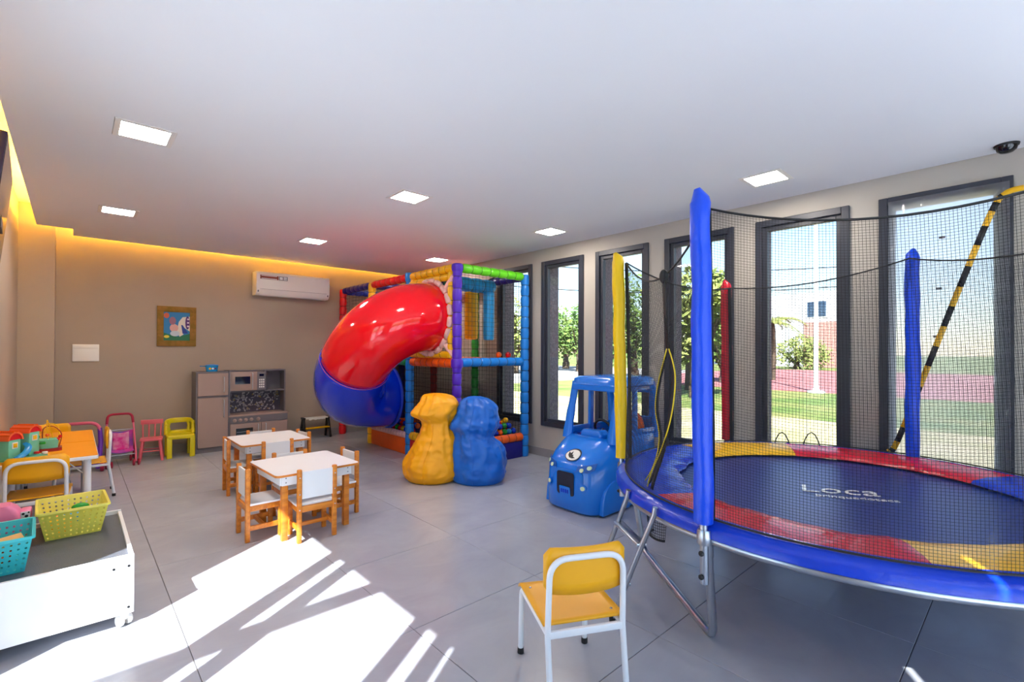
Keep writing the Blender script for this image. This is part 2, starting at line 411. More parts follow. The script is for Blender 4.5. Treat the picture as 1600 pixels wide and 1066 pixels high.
struct('ceiling', cb, 'ceiling', fixn=False)
struct('ceiling', MB().box(XL-.2, XO, YR-.12, YB+.2, ZU, ZU+.12), 'ceiling')
# baseboards
struct('baseboard_back', MB().box(PX, XR, YB-.012, YB, 0, .10), 'skirting')
struct('baseboard_right', MB().box(XR-.012, XR, YR, YB-.012, 0, .10), 'skirting')
struct('baseboard_left', MB().box(XL, XL+.012, DY1, PY, 0, .10).box(XL, PX, PY-.012, PY, 0, .10).box(PX, PX+.012, PY-.012, YB-.012, 0, .10), 'skirting')
# unseen glazed door added on the left wall, posts spaced to cast shade bands
df = MB()
for a, b in ((1.86, 1.98), (1.67, 1.775), (.853, .96), (.67, .77), (.414, .637)):
    df.box(XL-.045, XL-.02, a, b, 0, DZ)
df.box(XL-.06, XL, DY0, DY1, DZ-.05, DZ)
door = df.build('door_1', 'frame', kind='structure', smooth=False)
for a, b in ((1.98, DY1), (1.775, 1.86), (.96, 1.67), (.77, .853), (.637, .67), (DY0, .414)):
    MB().box(XL-.034, XL-.028, a, b, 0, DZ-.05).build('pane', 'glass', door, smooth=False)
# ------------------------------------------------------------------ lamps of the room
for k, (x, y) in enumerate(LIGHTS):
    where = ['over the toy shelf end', 'above the orange table', 'over the white tables', 'in front of the air conditioner', 'over the trampoline', 'above the blue toy car', 'over the climbing tower'][k]
    t = thing('ceiling_light', 'square recessed LED ceiling panel '+where, 'ceiling light', (x, y, ZC), 0, 'recessed ceiling panels')
    fm = MB(); a, b = LH-.002, LH-.030
    for s in (-1, 1):
        fm.box(-a, a, s*a if s < 0 else b, -b if s < 0 else a, -.004, .03)
        fm.box(s*a if s < 0 else b, -b if s < 0 else a, -b, b, -.004, .03)
    fm.build('frame', 'plastic_white', t, smooth=False)
    MB().box(-b, b, -b, b, .002, .008).build('diffuser', 'panel_lit', t, smooth=False)
ls = MB(); zz = ZC+.052
ls.box(SXL+.03, SXL+.05, YR+.05, PY-G-.05, zz, zz+.012); ls.box(SXL+.05, PX+G+.05, PY-G-.05, PY-G-.03, zz, zz+.012)
ls.box(PX+G+.03, PX+G+.05, PY-G-.03, SYB-.05, zz, zz+.012); ls.box(PX+G+.05, SXR-.05, SYB-.05, SYB-.03, zz, zz+.012)
tag(ls.build('led_strip', 'led', smooth=False), 'warm yellow LED strip hidden in the ceiling cove', 'light strip')
# ------------------------------------------------------------------ outdoors
def two(name, c1, c2, scale, rough=.9):
    m = mat(name, c1, rough); t = m.node_tree; b = t.nodes['Principled BSDF']
    tc = t.nodes.new('ShaderNodeTexCoord'); n = t.nodes.new('ShaderNodeTexNoise'); n.inputs['Scale'].default_value = scale; n.inputs['Detail'].default_value = 6
    r = t.nodes.new('ShaderNodeValToRGB'); r.color_ramp.elements[0].position = .38; r.color_ramp.elements[1].position = .62
    r.color_ramp.elements[0].color = srgb(*c1); r.color_ramp.elements[1].color = srgb(*c2)
    t.links.new(tc.outputs['Object'], n.inputs['Vector']); t.links.new(n.outputs['Fac'], r.inputs[0]); t.links.new(r.outputs[0], b.inputs['Base Color'])
    return m
M['grass'] = two('lawn', (96, 118, 48), (136, 138, 74), .6); M['dry'] = two('dry_lawn', (196, 182, 140), (172, 164, 112), 1.2)
M['pave'] = two('pale_paving', (150, 146, 140), (170, 166, 160), .8); M['redpave'] = two('red_paving', (176, 112, 112), (160, 100, 98), 1.5)
M['bouncepave'] = two('bounce_paving', (206, 212, 220), (196, 202, 210), .8)  # paving added out of view, kept pale to bounce light onto the ceiling
M['leaf'] = two('leaf', (60, 92, 40), (112, 134, 60), 1.2); M['leaf2'] = two('leaf_light', (110, 128, 58), (150, 156, 84), 1.2)
M['bark'] = two('bark', (92, 78, 62), (70, 58, 46), 8)
struct('ground', MB().box(-120, 220, -160, 220, -.32, -.16), 'grass')
struct('ground_dry_lawn', MB().box(XO, 11.5, -30, 60, -.16, -.14), 'dry')
struct('ground_bounce_paving', MB().box(-14, XL-.2, -14, 16, -.16, -.10).box(XL-.2, 14, -14, YR-.2, -.16, -.10), 'bouncepave')
struct('ground_red_road', MB().box(19.5, 42, -40, 15.5, -.16, -.13), 'redpave')
struct('ground_pale_road', MB().box(11.5, 34, 15.5, 60, -.16, -.13), 'pave')
def tree(loc, hgt, rad, trunk_h, n, leafm, label, seed, name='tree', flat=1):
    rnd = random.Random(seed); t = thing(name, label, 'tree', loc, 0)
    tk = MB(); tk.tube(spline([(0, 0, -.1), (.1, .05, trunk_h*.5), (0, 0, trunk_h), (.1, 0, trunk_h+(hgt-trunk_h)*.6)], 4), [.22*rad/2]*5+[.17*rad/2]*4+[.1*rad/2]*4, 8)
    for q in range(5):
        a = rnd.uniform(0, 2*PI); tk.tube([(0, 0, trunk_h*.8), (rad*.5*math.cos(a), rad*.5*math.sin(a), trunk_h+(hgt-trunk_h)*.5)], [.08*rad/2, .03], 6)
    tk.build('trunk', 'bark', t)
    cr = MB(); cz = (trunk_h+hgt)/2; rz = (hgt-trunk_h)/2
    blobs = [(Vector((rnd.uniform(-1, 1)*rad*.6, rnd.uniform(-1, 1)*rad*.6, cz+rnd.uniform(-.6, .6)*rz)), rad*rnd.uniform(.35, .55)) for _ in range(9)]
    for q in range(n):
        c, r = rnd.choice(blobs); d = Vector((rnd.gauss(0, 1), rnd.gauss(0, 1), rnd.gauss(0, 1))).normalized()
        p = c+d*r*rnd.uniform(.6, 1.05); s = rnd.uniform(.10, .2)*max(1, rad*.3)
        e1 = Vector((rnd.gauss(0, 1), rnd.gauss(0, 1), rnd.gauss(0, 1))).normalized(); e2 = e1.orthogonal().normalized()
        cr.add([p-e1*s, p+e2*s*.5, p+e1*s, p-e2*s*.5], [(0, 1, 2, 3)])
    cr.build('crown', leafm, t, smooth=False, fixn=False, kind='stuff'); return t
def away(u, dep, zz=-.16):
    d = fw*dep+rt*((u-800)/F*dep); return (d.x, d.y, zz)
tree(away(803, 30), 5.4, 2.6, 1.2, 2200, 'leaf2', 'pale green tree beyond the window behind the climbing tower', 1)
tree(away(884, 38), 4.6, 2.6, 1.0, 2400, 'leaf', 'round green tree standing past the pale road', 2)
tree(away(905, 33), 5.0, 2.2, 1.0, 2000, 'leaf', 'taller green tree beside the pale road', 3)
tree(away(990, 24), 5.0, 2.4, .9, 2400, 'leaf', 'dark bushy tree seen past the yellow pole', 4)
tree(away(1085, 15), 4.2, 1.5, .7, 2600, 'leaf2', 'yellow-green leafy tree close to the lawn', 5)
tree(away(1130, 22), 3.6, 1.6, .6, 1800, 'leaf', 'low dark tree behind the yellow-green one', 6)
tree(away(1245, 40), 2.6, 2.6, .4, 1600, 'leaf2', 'low hedge-like bush before the white house', 7, 'bush')
tree(away(955, 60), 7.0, 5.0, 1.5, 1800, 'leaf', 'broad distant tree on the horizon', 8)
tree(away(1180, 70), 6.0, 5.0, 1.5, 1500, 'leaf', 'wide far-off tree near the house', 9)
def palm(loc, hgt, fl_, label, seed):
    rnd = random.Random(seed); t = thing('palm_tree', label, 'palm tree', loc)
    MB().tube(spline([(0, 0, -.1), (.1, 0, hgt*.5), (.05, .05, hgt)], 5), .11, 8).build('trunk', 'bark', t)
    for q in range(11):
        a = 2*PI*q/11+rnd.uniform(-.2, .2); el = rnd.uniform(.2, 1.0); L = fl_*rnd.uniform(.8, 1.1); pts = []
        for k in range(9):
            s = k/8; pts.append(Vector((math.cos(a)*L*s*math.cos(el*.6), math.sin(a)*L*s*math.cos(el*.6), hgt+L*(s*math.sin(el)-.75*s*s))))
        f = MB(); f.tube(pts, [.02]*8+[.006], 5)
        for k in range(1, 9):
            for m_ in range(3):
                p = pts[k-1].lerp(pts[k], m_/3); d = (pts[k]-pts[k-1]).normalized(); sd = d.cross(Vector((0, 0, 1))).normalized()
                for s in (-1, 1):
                    e = p+(sd*s*.75+d*.5+Vector((0, 0, -.35)))*L*.22
                    f.add([p, p.lerp(e, .5)+d*.03, e, p.lerp(e, .5)-d*.03], [(0, 1, 2, 3)])
        f.build('frond', 'leaf2', t, smooth=False, fixn=False)
palm(away(1208, 24), 2.9, 1.5, 'small palm tree in front of the far white house', 3)
palm(away(1074, 18), 3.2, 1.4, 'palm tree with arching fronds above the leafy tree', 4)
# far white house, lamp post, wires
M['house'] = mat('house_white', (206, 206, 210), .8); M['house_brick'] = two('house_brick', (172, 120, 112), (188, 140, 130), 6); M['house_grey'] = mat('house_grey', (120, 132, 150), .7)
M['house_glass'] = mat('house_glass', (50, 70, 96), .1)
hb = thing('far_house', 'white box-shaped house with brick lower wall beyond the red road', 'house', away(1262, 46), math.radians(-10))
MB().box(-1, 7.5, -3.0, 6, 0, 7.0).build('wall', 'house', hb, smooth=False)
MB().box(-1.15, 0, -5.0, -.2, 0, 4.2).build('brick_wall', 'house_brick', hb, smooth=False)
MB().box(0, 8, 5.8, 12.0, 0, 4.0).build('wing', 'house_grey', hb, smooth=False)
MB().box(-.8, 8.5, 5.4, 12.6, 4.0, 4.35).build('roof_slab', 'house', hb, smooth=False)
for q, (a, b, c, d) in enumerate(((6.4, 8.0, .8, 2.6), (8.6, 10.4, .8, 2.6), (-2.2, -.4, 4.6, 6.2))):
    x_ = -.06 if q < 2 else -1.06
    wf = MB().box(x_, x_+.08, a, b, c, d).build('window', 'white_paint', hb, smooth=False); MB().box(x_-.03, x_, a+.1, b-.1, c+.1, d-.1).build('pane', 'house_glass', wf, smooth=False)
lp = thing('lamp_post', 'tall white lamp post standing on the lawn by the red road', 'lamp post', away(1275, 17))
MB().lathe([(.28, 0), (.28, .06), (.1, .1), (.075, .3), (.055, 7.0)], 12).build('pole', 'white_paint', lp)
MB().tube(rounded([(0, 0, 6.8), (0, 0, 7.3), (-.9, 0, 7.45)], .3), .035, 8).build('arm', 'white_paint', lp)
MB().box(-1.4, -.85, -.12, .12, 7.38, 7.5).build('lamp_head', 'white_paint', lp, bevel=.02)
for q, (za, zb) in enumerate(((5.6, 5.0), (4.5, 4.2))):
    A = Vector(away(700, 22, za)); B = Vector(away(1400, 20, zb))
    tag(MB().tube([A.lerp(B, k/10)-Vector((0, 0, .5*math.sin(PI*k/10))) for k in range(11)], .02, 5).build('power_line', 'black'), ['upper', 'lower'][q]+' thin dark power line crossing the sky', 'cable')
for u_, y_ in ((1222, .62), (1268, .40)):
    hx, hy, _ = away(u_, 4.95)
    tag(MB().tube([(hx+.03*math.cos(a), hy+.13*math.cos(a), -.15+.62*math.sin(a)) for a in [PI*k/12 for k in range(13)]], .006, 6).build('wire_hoop', 'black'), 'thin black wire hoop stuck in the lawn outside the window', 'hoop', 'wire hoops on the lawn')
# beam and post added out of view to cast one band of shade
pg = thing('added_shade_beam', 'dark unseen beam and post added to shade the glazed side door', 'added_shade_beam', (0, 0, 0))
MB().box(-2.9, XL-.2, 1.10, 1.19, 2.30, 2.38).build('beam', 'frame', pg, smooth=False)
MB().box(-2.99, -2.90, 1.10, 1.19, -.10, 2.38).build('post', 'frame', pg, smooth=False)

# ================================================================== WHITE TABLES AND WOODEN CHAIRS
def make_wchair():
    t = thing('wooden_chair', '', 'chair'); w2, d2, p = .118, .105, .030
    for s in (-1, 1):
        MB().box(s*w2-p/2, s*w2+p/2, -d2-p/2, -d2+p/2, 0, .495).build('post', 'wood', t, bevel=.006)
        MB().box(s*w2-p/2, s*w2+p/2, d2-p/2, d2+p/2, 0, .245).build('leg', 'wood', t, bevel=.003)
        MB().box(s*w2-.010, s*w2+.010, -d2+p/2, d2-p/2, .205, .245).build('side_rail', 'wood', t, bevel=.002)
        MB().box(s*w2-.008, s*w2+.008, -d2+p/2, d2-p/2, .075, .107).build('side_stretcher', 'wood', t, bevel=.002)
    MB().box(-w2+p/2, w2-p/2, d2-.010, d2+.010, .205, .245).build('front_rail', 'wood', t, bevel=.002)
    MB().box(-w2+p/2, w2-p/2, -d2-.010, -d2+.010, .205, .245).build('back_rail', 'wood', t, bevel=.002)
    MB().box(-w2+.008, w2-.008, -.010, .010, .080, .104).build('cross_stretcher', 'wood', t, bevel=.002)
    MB().prism(rrect(2*w2+.032, .222, .012), .245, .259, Matrix.Translation((0, .012, 0))).build('seat', 'white', t, bevel=.0015, seg=1)
    MB().box(-w2+p/2, w2-p/2, -d2-.006, -d2+.006, .295, .478).build('backrest', 'white', t)
    for s in (-1, 1):
        sc = MB()
        for z_ in (.33, .44, .225): sc.lathe([(.0045, 0), (.0045, .0015), (.002, .0025)], 8, Matrix.Translation((s*w2, -d2-p/2, z_)) @ Matrix.Rotation(PI/2, 4, 'X'))
        sc.build('screw', 'chrome', t)
    return t
def make_wtable():
    t = thing('kids_table', '', 'table'); L = .59; h = .465
    top = MB().prism(rrect(L, L, .035), h-.018, h).build('tabletop', 'white', t, bevel=.001, seg=1)
    MB().prism(rrect(L+.004, L+.004, .036), h-.0165, h-.002).build('edge_band', 'wood', top)
    q = L/2-.075
    for sx in (-1, 1):
        for sy in (-1, 1): MB().box(sx*q-.02, sx*q+.02, sy*q-.02, sy*q+.02, 0, h-.018).build('leg', 'wood', t, bevel=.003)
    e = q+.027
    for s in (-1, 1):
        MB().box(-e, e, s*e-.0075, s*e+.0075, h-.085, h-.018).build('apron', 'white', t, bevel=.001, seg=1)
        MB().box(s*e-.0075, s*e+.0075, -e+.008, e-.008, h-.085, h-.018).build('apron', 'white', t, bevel=.001, seg=1)
    sc = MB()
    for sx in (-1, 1):
        for sy in (-1, 1):
            for dz in (.035, .065):
                sc.lathe([(.005, 0), (.005, .0015), (.002, .0025)], 8, Matrix.Translation((sx*q, sy*(e+.0075), h-dz)) @ Matrix.Rotation(PI/2*sy, 4, 'X'))
    sc.build('screw', 'black', t); return t
tb1 = make_wtable(); tb1.location = (1.285, 3.70, 0); tb1.rotation_euler.z = math.radians(2)
tb1['label'] = 'square white-topped kids table at the edge of the sunlit floor'; tb1['group'] = 'white kids tables'
dup(tb1, (1.385, 4.96, 0), 0, 'square white-topped kids table nearer the toy kitchen')
ch = make_wchair(); ch['group'] = 'small wooden chairs with white seats'
D2 = .105
def wch(bx, by, face, label, first=False):
    """bx,by: middle of the back posts; face: direction the sitter looks (deg from +Y, clockwise)"""
    a = -math.radians(face); c = Vector((bx, by, 0))+Matrix.Rotation(a, 3, 'Z') @ Vector((0, D2, 0))
    if first: ch.location = c; ch.rotation_euler.z = a; ch['label'] = label
    else: dup(ch, c, a, label)
B_ = 'orange wood chair with white seat '
wch(1.25, 3.346, 2, B_+'at the sunlit table, back toward the sunny floor', True)
wch(.878, 3.715, 90, B_+'at the sunlit table, back toward the rolling box')
wch(1.680, 3.800, -94, B_+'at the sunlit table, backrest toward the bean bags')
wch(1.288, 4.035, 180, B_+'at the sunlit table, backrest toward the other table')
wch(1.035, 4.965, 94, B_+'at the farther table, backrest toward the orange table')
wch(1.362, 4.590, 0, B_+'at the farther table, backrest toward the sunlit table')
wch(1.414, 5.315, 180, B_+'at the farther table, backrest toward the toy kitchen')
wch(1.715, 4.968, -97, B_+'at the farther table, backrest toward the slide')

# ================================================================== YELLOW METAL CHAIRS
def make_schair():
    t = thing('metal_chair', '', 'chair'); w2 = .148; zs = .30; r = .0115
    P = [(-w2, -.205, .012), (-w2, -.165, zs-.02), (-w2+.004, -.178, .555), (w2-.004, -.178, .555), (w2, -.165, zs-.02), (w2, -.205, .012)]
    pts = [Vector(P[0]), Vector(P[1])]+rounded([P[1], P[2], P[3], P[4]], .075, 8)[1:-1]+[Vector(P[4]), Vector(P[5])]
    MB().tube(pts, r, 10).build('back_frame', 'white_paint', t)
    for s in (-1, 1):
        MB().tube(rounded([(s*w2, -.165, zs-.014), (s*w2, .175, zs-.014), (s*w2, .195, .012)], .03, 5), r, 10).build('leg', 'white_paint', t)
        for y in (-.205, .195): MB().lathe([(.0135, 0), (.0145, .004), (.014, .024)], 10, Matrix.Translation((s*w2, y+(.003 if y < 0 else -.001), 0))).build('foot', 'black', t)
    MB().box(-w2, w2, -.175, -.158, zs-.032, zs-.006).build('rear_bar', 'white_paint', t, bevel=.003)
    MB().tube([(-w2, .15, zs-.014), (w2, .15, zs-.014)], .009, 8).build('front_bar', 'white_paint', t)
    def seat(u, v):
        x = (u-.5)*2*(w2+.012); y = -.152+v*.345
        return Vector((x, y, zs+.006-.012*math.sin(PI*v)*(1-(2*u-1)**2)-.02*max(0, (v-.9)/.1)**2))
    sb = MB().surf(seat, 12, 14); me = sb.build('seat', 'yellow_ply', t); so_ = me.modifiers.new('s', 'SOLIDIFY'); so_.thickness = .009; so_.offset = 1
    def back(u, v):
        x = (u-.5)*2*(w2+.010); k = (2*u-1)
        rr = .03; z0, z1 = .425, .592
        zc = z0+(z1-z0)*v
        return Vector((x, -.152-.022*(1-k*k)+.012*v*0+(-.012 if False else 0), zc+(.010*(1-k*k) if v < .5 else 0)*(1-2*v)))
    bb = MB()
    poly = rrect(2*(w2+.012), .165, .028, 5)
    def bend(p, off): 
        k = p[0]/(w2+.012); return Vector((p[0], -.149-.020*(1-k*k)+off, .508+p[1]+.010*(k*k-1)*(1 if p[1] < 0 else .3)))
    # back plate as a bent grid with rounded corners
    nu, nv = 14, 4; front = []; 
    def plate(u, v, off):
        k = 2*u-1; hw = w2+.012; inset = .028*max(0, (abs(k)-.82)/.18)**2
        zz_ = -.0825+inset+(.165-2*inset)*v
        return bend((k*hw, zz_), off)
    bb.surf(lambda u, v: plate(u, v, 0), nu, nv)
    o = bb.build('backrest', 'yellow_ply', t); s2 = o.modifiers.new('s', 'SOLIDIFY'); s2.thickness = .009; s2.offset = 0
    rv = MB()
    for s in (-1, 1):
        rv.lathe([(.006, 0), (.005, .002), (.002, .003)], 8, Matrix.Translation((s*(w2-.02), -.11, zs+.014)))
        rv.lathe([(.006, 0), (.005, .002), (.002, .003)], 8, Matrix.Translation((s*(w2-.02), .12, zs+.013)))
    rv.build('rivet', 'chrome', t); return t
sc0 = make_schair(); sc0['group'] = 'yellow metal-framed chairs'
fa = math.atan2(.59, .81)
def sch(cx, cy, face, label, first=False):
    a = -math.radians(face)
    if first: sc0.location = (cx, cy, 0); sc0.rotation_euler.z = a; sc0['label'] = label
    else: dup(sc0, (cx, cy, 0), a, label)
sch(1.378+.59*.165, 1.128+.81*.165, math.degrees(fa)-8, 'yellow plywood chair with white tube frame standing alone by the trampoline', True)
sch(-.164, 4.655, 3, 'yellow plywood chair with white tube frame tucked in nearest the plastic baskets')
sch(-.17, 6.30-.15, 180, 'yellow plywood chair with white tube frame on the back wall side of the orange table')
sch(.225-.15, 5.68, -90, 'yellow plywood chair with white tube frame on the stroller side of the orange table')
# ================================================================== ORANGE TABLES
def make_otable(label):
    t = thing('orange_table', label, 'table', group='orange tables'); W, L, h = .54, .72, .545
    tp = MB().prism(rrect(W, L, .02), h-.012, h).build('tabletop', 'orange_top', t, bevel=.001, seg=1)
    MB().prism(rrect(W+.008, L+.008, .024), h-.028, h-.003).build('edge_band', 'white_paint', t, bevel=.003)
    for sx in (-1, 1):
        for sy in (-1, 1):
            x, y = sx*(W/2-.055), sy*(L/2-.07)
            MB().tube([(x, y, 0), (x, y, h-.028)], .022, 14).build('leg', 'white_paint', t)
            MB().tube([(x, y-sy*.015, h-.16), (x-sx*.12, y-sy*.02, h-.03)], .004, 6).build('brace', 'white_paint', t)
    return t
ot = make_otable('orange-topped school table with the toy playset on it'); ot.location = (-.132, 4.914, 0)
dup(ot, (-.132, 5.645, 0), 0, 'orange-topped school table pushed against the far end of the first')

# ================================================================== TOY SHELF ON CASTERS WITH BASKETS
M['mat_grey'] = mat('ribbed_grey_top', (88, 92, 102), .4, var=.08, vscale=30, bump=.4, bscale=220)
bx = thing('rolling_toy_box', 'low white rolling box with ribbed grey top holding plastic baskets', 'toy box', (0, 0, 0))
X0, X1, Y0, Y1, Z0, Z1 = XL+.03, .222, 2.885, 3.745, .062, .335
MB().box(X0, X1, Y0, Y0+.016, Z0, Z1).build('front_panel', 'white', bx, bevel=.001, seg=1)
MB().box(X0, X1, Y1-.016, Y1, Z0, Z1).build('back_panel', 'white', bx, bevel=.001, seg=1)
MB().box(X1-.016, X1, Y0+.016, Y1-.016, Z0, Z1-.006).build('end_panel', 'white', bx, bevel=.001, seg=1)
MB().box(X0, X0+.016, Y0+.016, Y1-.016, Z0, Z1-.006).build('end_panel', 'white', bx, bevel=.001, seg=1)
MB().box(X0+.016, X1-.016, Y0+.016, Y1-.016, Z1-.04, Z1-.022).build('top_board', 'mat_grey', bx, smooth=False)
MB().box(X0+.016, X1-.016, Y0+.016, Y1-.016, Z0, Z0+.016).build('bottom_board', 'white', bx, smooth=False)
sc = MB()
for x, z_ in ((X1-.02, Z1-.05), (X1-.075, Z1-.052), (X1-.02, Z0+.03)): sc.lathe([(.006, 0), (.006, .002)], 8, Matrix.Translation((x, Y0, z_)) @ Matrix.Rotation(PI/2, 4, 'X'))
sc.build('screw_hole', 'black', bx)
for x in (X0+.05, X1-.035):
    for y in (Y0+.03, Y1-.05):
        c = MB(); mx = Matrix.Translation((x, y, .027)) @ Matrix.Rotation(math.radians(25), 4, 'Z') @ Matrix.Rotation(PI/2, 4, 'Y')
        for s in (-1, 1): c.lathe([(.010, s*.008), (.024, s*.008), (.027, s*.012), (.027, s*.022), (.024, s*.026), (.008, s*.027)], 16, mx)
        w_ = c.build('caster', 'plastic_white', bx); MB().lathe([(.016, .030), (.022, .045), (.022, .062)], 14, Matrix.Translation((x, y, 0))).build('fork', 'plastic_white', w_)
def basket(cx, cy, zb, w0, d0, w1, d1, h, rz, m, label, group='perforated plastic baskets'):
    t = thing('plastic_basket', label, 'basket', (cx, cy, zb), rz, group)
    def L(w_, d_, z_, n=3, r=.02): return [Vector((x, y, z_)) for x, y in rrect(w_, d_, r, n)]
    # perforated walls: a grid of cells per side with diamond-free round-ish holes
    def wall(ax, s):
        mb = MB(); nu = 10 if ax == 'x' else 6; nv = 6
        def P(u, v):
            ww = w0+(w1-w0)*v; dd = d0+(d1-d0)*v; z_ = h*v
            return Vector(((u-.5)*ww, s*dd/2, z_)) if ax == 'x' else Vector((s*ww/2, (u-.5)*dd, z_))
        for i in range(nu):
            for j in range(nv):
                cu, cv = (i+.5)/nu, (j+.5)/nv*.88+.02; du, dv = .5/nu, .44/nv
                corners = [(-1, -1), (0, -1), (1, -1), (1, 0), (1, 1), (0, 1), (-1, 1), (-1, 0)]
                o_ = [P(cu+a*du, cv+b*dv) for a, b in corners]
                if j == 0: in_ = None
                lenu = (w1 if ax == 'x' else d1)/nu; lenv = h*.88/nv; rr = .0050
                i_ = [P(cu+math.cos(k_)*rr/lenu*2*du, cv+math.sin(k_)*rr/lenv*2*dv) for k_ in [math.radians(225+45*q) for q in range(8)]]
                n_ = len(mb.v); mb.v += [tuple(p) for p in o_+i_]
                for q in range(8): mb.f.append((n_+q, n_+(q+1) % 8, n_+8+(q+1) % 8, n_+8+q))
        for i in range(nu):
            a, b = i/nu, (i+1)/nu; mb.add([P(a, .9), P(b, .9), P(b, 1), P(a, 1)], [(0, 1, 2, 3)]); mb.add([P(a, 0), P(b, 0), P(b, .02), P(a, .02)], [(0, 1, 2, 3)])
        o = mb.build('side', m, t, fixn=False, smooth=False); md = o.modifiers.new('s', 'SOLIDIFY'); md.thickness = .003; md.offset = 0
    for ax in 'xy':
        for s in (-1, 1): wall(ax, s)
    MB().prism(rrect(w0, d0, .02), 0, .004).build('base', m, t)
    rim = MB(); rim.loops([L(w1, d1, h-.001), L(w1+.018, d1+.018, h+.001), L(w1+.022, d1+.022, h-.010), L(w1+.018, d1+.018, h-.010), L(w1+.012, d1+.012, h-.004), L(w1-.002, d1-.002, h-.005)], closed=True)
    rim.build('rim', m, t); return t
def plasmat(name, col):
    m = mat(name, col, .3); b = m.node_tree.nodes['Principled BSDF']; b.inputs['Subsurface Weight'].default_value = .15; b.inputs['Subsurface Radius'].default_value = (.02, .02, .02); return m
M['bask_y'] = plasmat('basket_yellow', (240, 228, 96)); M['bask_t'] = plasmat('basket_teal', (60, 200, 208))
ZT = Z1-.022
basket(.006, 3.575, ZT, .215, .26, .275, .33, .155, math.radians(2), 'bask_y', 'yellow perforated plastic basket on the rolling toy box')
basket(-.258, 3.175, ZT, .20, .26, .25, .33, .16, math.radians(2), 'bask_t', 'teal perforated plastic basket at the front of the rolling toy box')
# toys in the baskets
def lump(name, c, r, m, label, cat, seed, sc=(1, 1, 1)):
    mb = MB().sphere((0, 0, 0), r, 14, 10, sc)
    mb.v = [tuple(Vector(p)*(1+.22*noise.noise(Vector(p)*9+Vector((seed, 0, 0))))) for p in mb.v]
    o = mb.build(name, m); o.location = c; return tag(o, label, cat)
lump('toy_duck', (-.03, 3.51, ZT+.062), .05, 'pl_yellow', 'bright yellow plastic toy lying in the yellow basket', 'toy', 1, (1.2, .8, .9))
lump('toy_block', (-.055, 3.62, ZT+.045), .034, 'pl_orange', 'small orange toy in the yellow basket', 'toy', 2)
lump('toy_frog', (.035, 3.655, ZT+.10), .034, 'pl_green', 'green toy showing at the top of the yellow basket', 'toy', 3, (1.1, .7, .6))
lump('toy_ball', (.005, 3.60, ZT+.06), .045, 'pl_cyan', 'light blue toy low in the yellow basket', 'toy', 4, (1, .8, .8))
M['card'] = mat('cardboard', (222, 178, 110), .7)
bk = MB().box(-.085, .085, -.05, .05, 0, .014).build('board_piece', 'card', bevel=.002); bk.location = (-.245, 3.17, ZT+.098); bk.rotation_euler = (.12, -.1, .2)
tag(bk, 'tan cardboard toy piece lying in the teal basket', 'toy')
lump('toy_pile', (-.255, 3.175, ZT+.042), .058, 'pl_orange', 'orange toy heap under the cardboard piece in the teal basket', 'toy', 6, (1.2, 1.2, .6))
M['pink_soft'] = mat('pink_plastic', (238, 130, 172), .4, bump=.2, bscale=20)
pk = thing('toy_carrier', 'pink toy carrier with black and white spots behind the teal basket', 'toy', (-.272, 3.60, ZT), 0)
prof = [(0, .06), (.04, .065), (.09, .065), (.13, .055), (.165, .035), (.185, .01)]
MB().loops([[Vector((a, b, z_)) for a, b in rrect(2*w_+.06, .11+w_*.3, .03)] for z_, w_ in prof]).build('body', 'pink_soft', pk)
MB().box(.075, .118, -.05, .05, .10, .148).build('side_flap', 'pink_soft', pk, bevel=.01)
MB().box(.078, .114, -.054, -.050, .112, .145).build('white_patch', 'white', pk, bevel=.001)
sp = MB()
for a, b, r in ((.088, .135, .006), (.100, .122, .007), (.108, .14, .004)): sp.lathe([(r, 0), (r, .002)], 10, Matrix.Translation((a, -.0545, b)) @ Matrix.Rotation(PI/2, 4, 'X'))
sp.build('spot', 'black', pk)
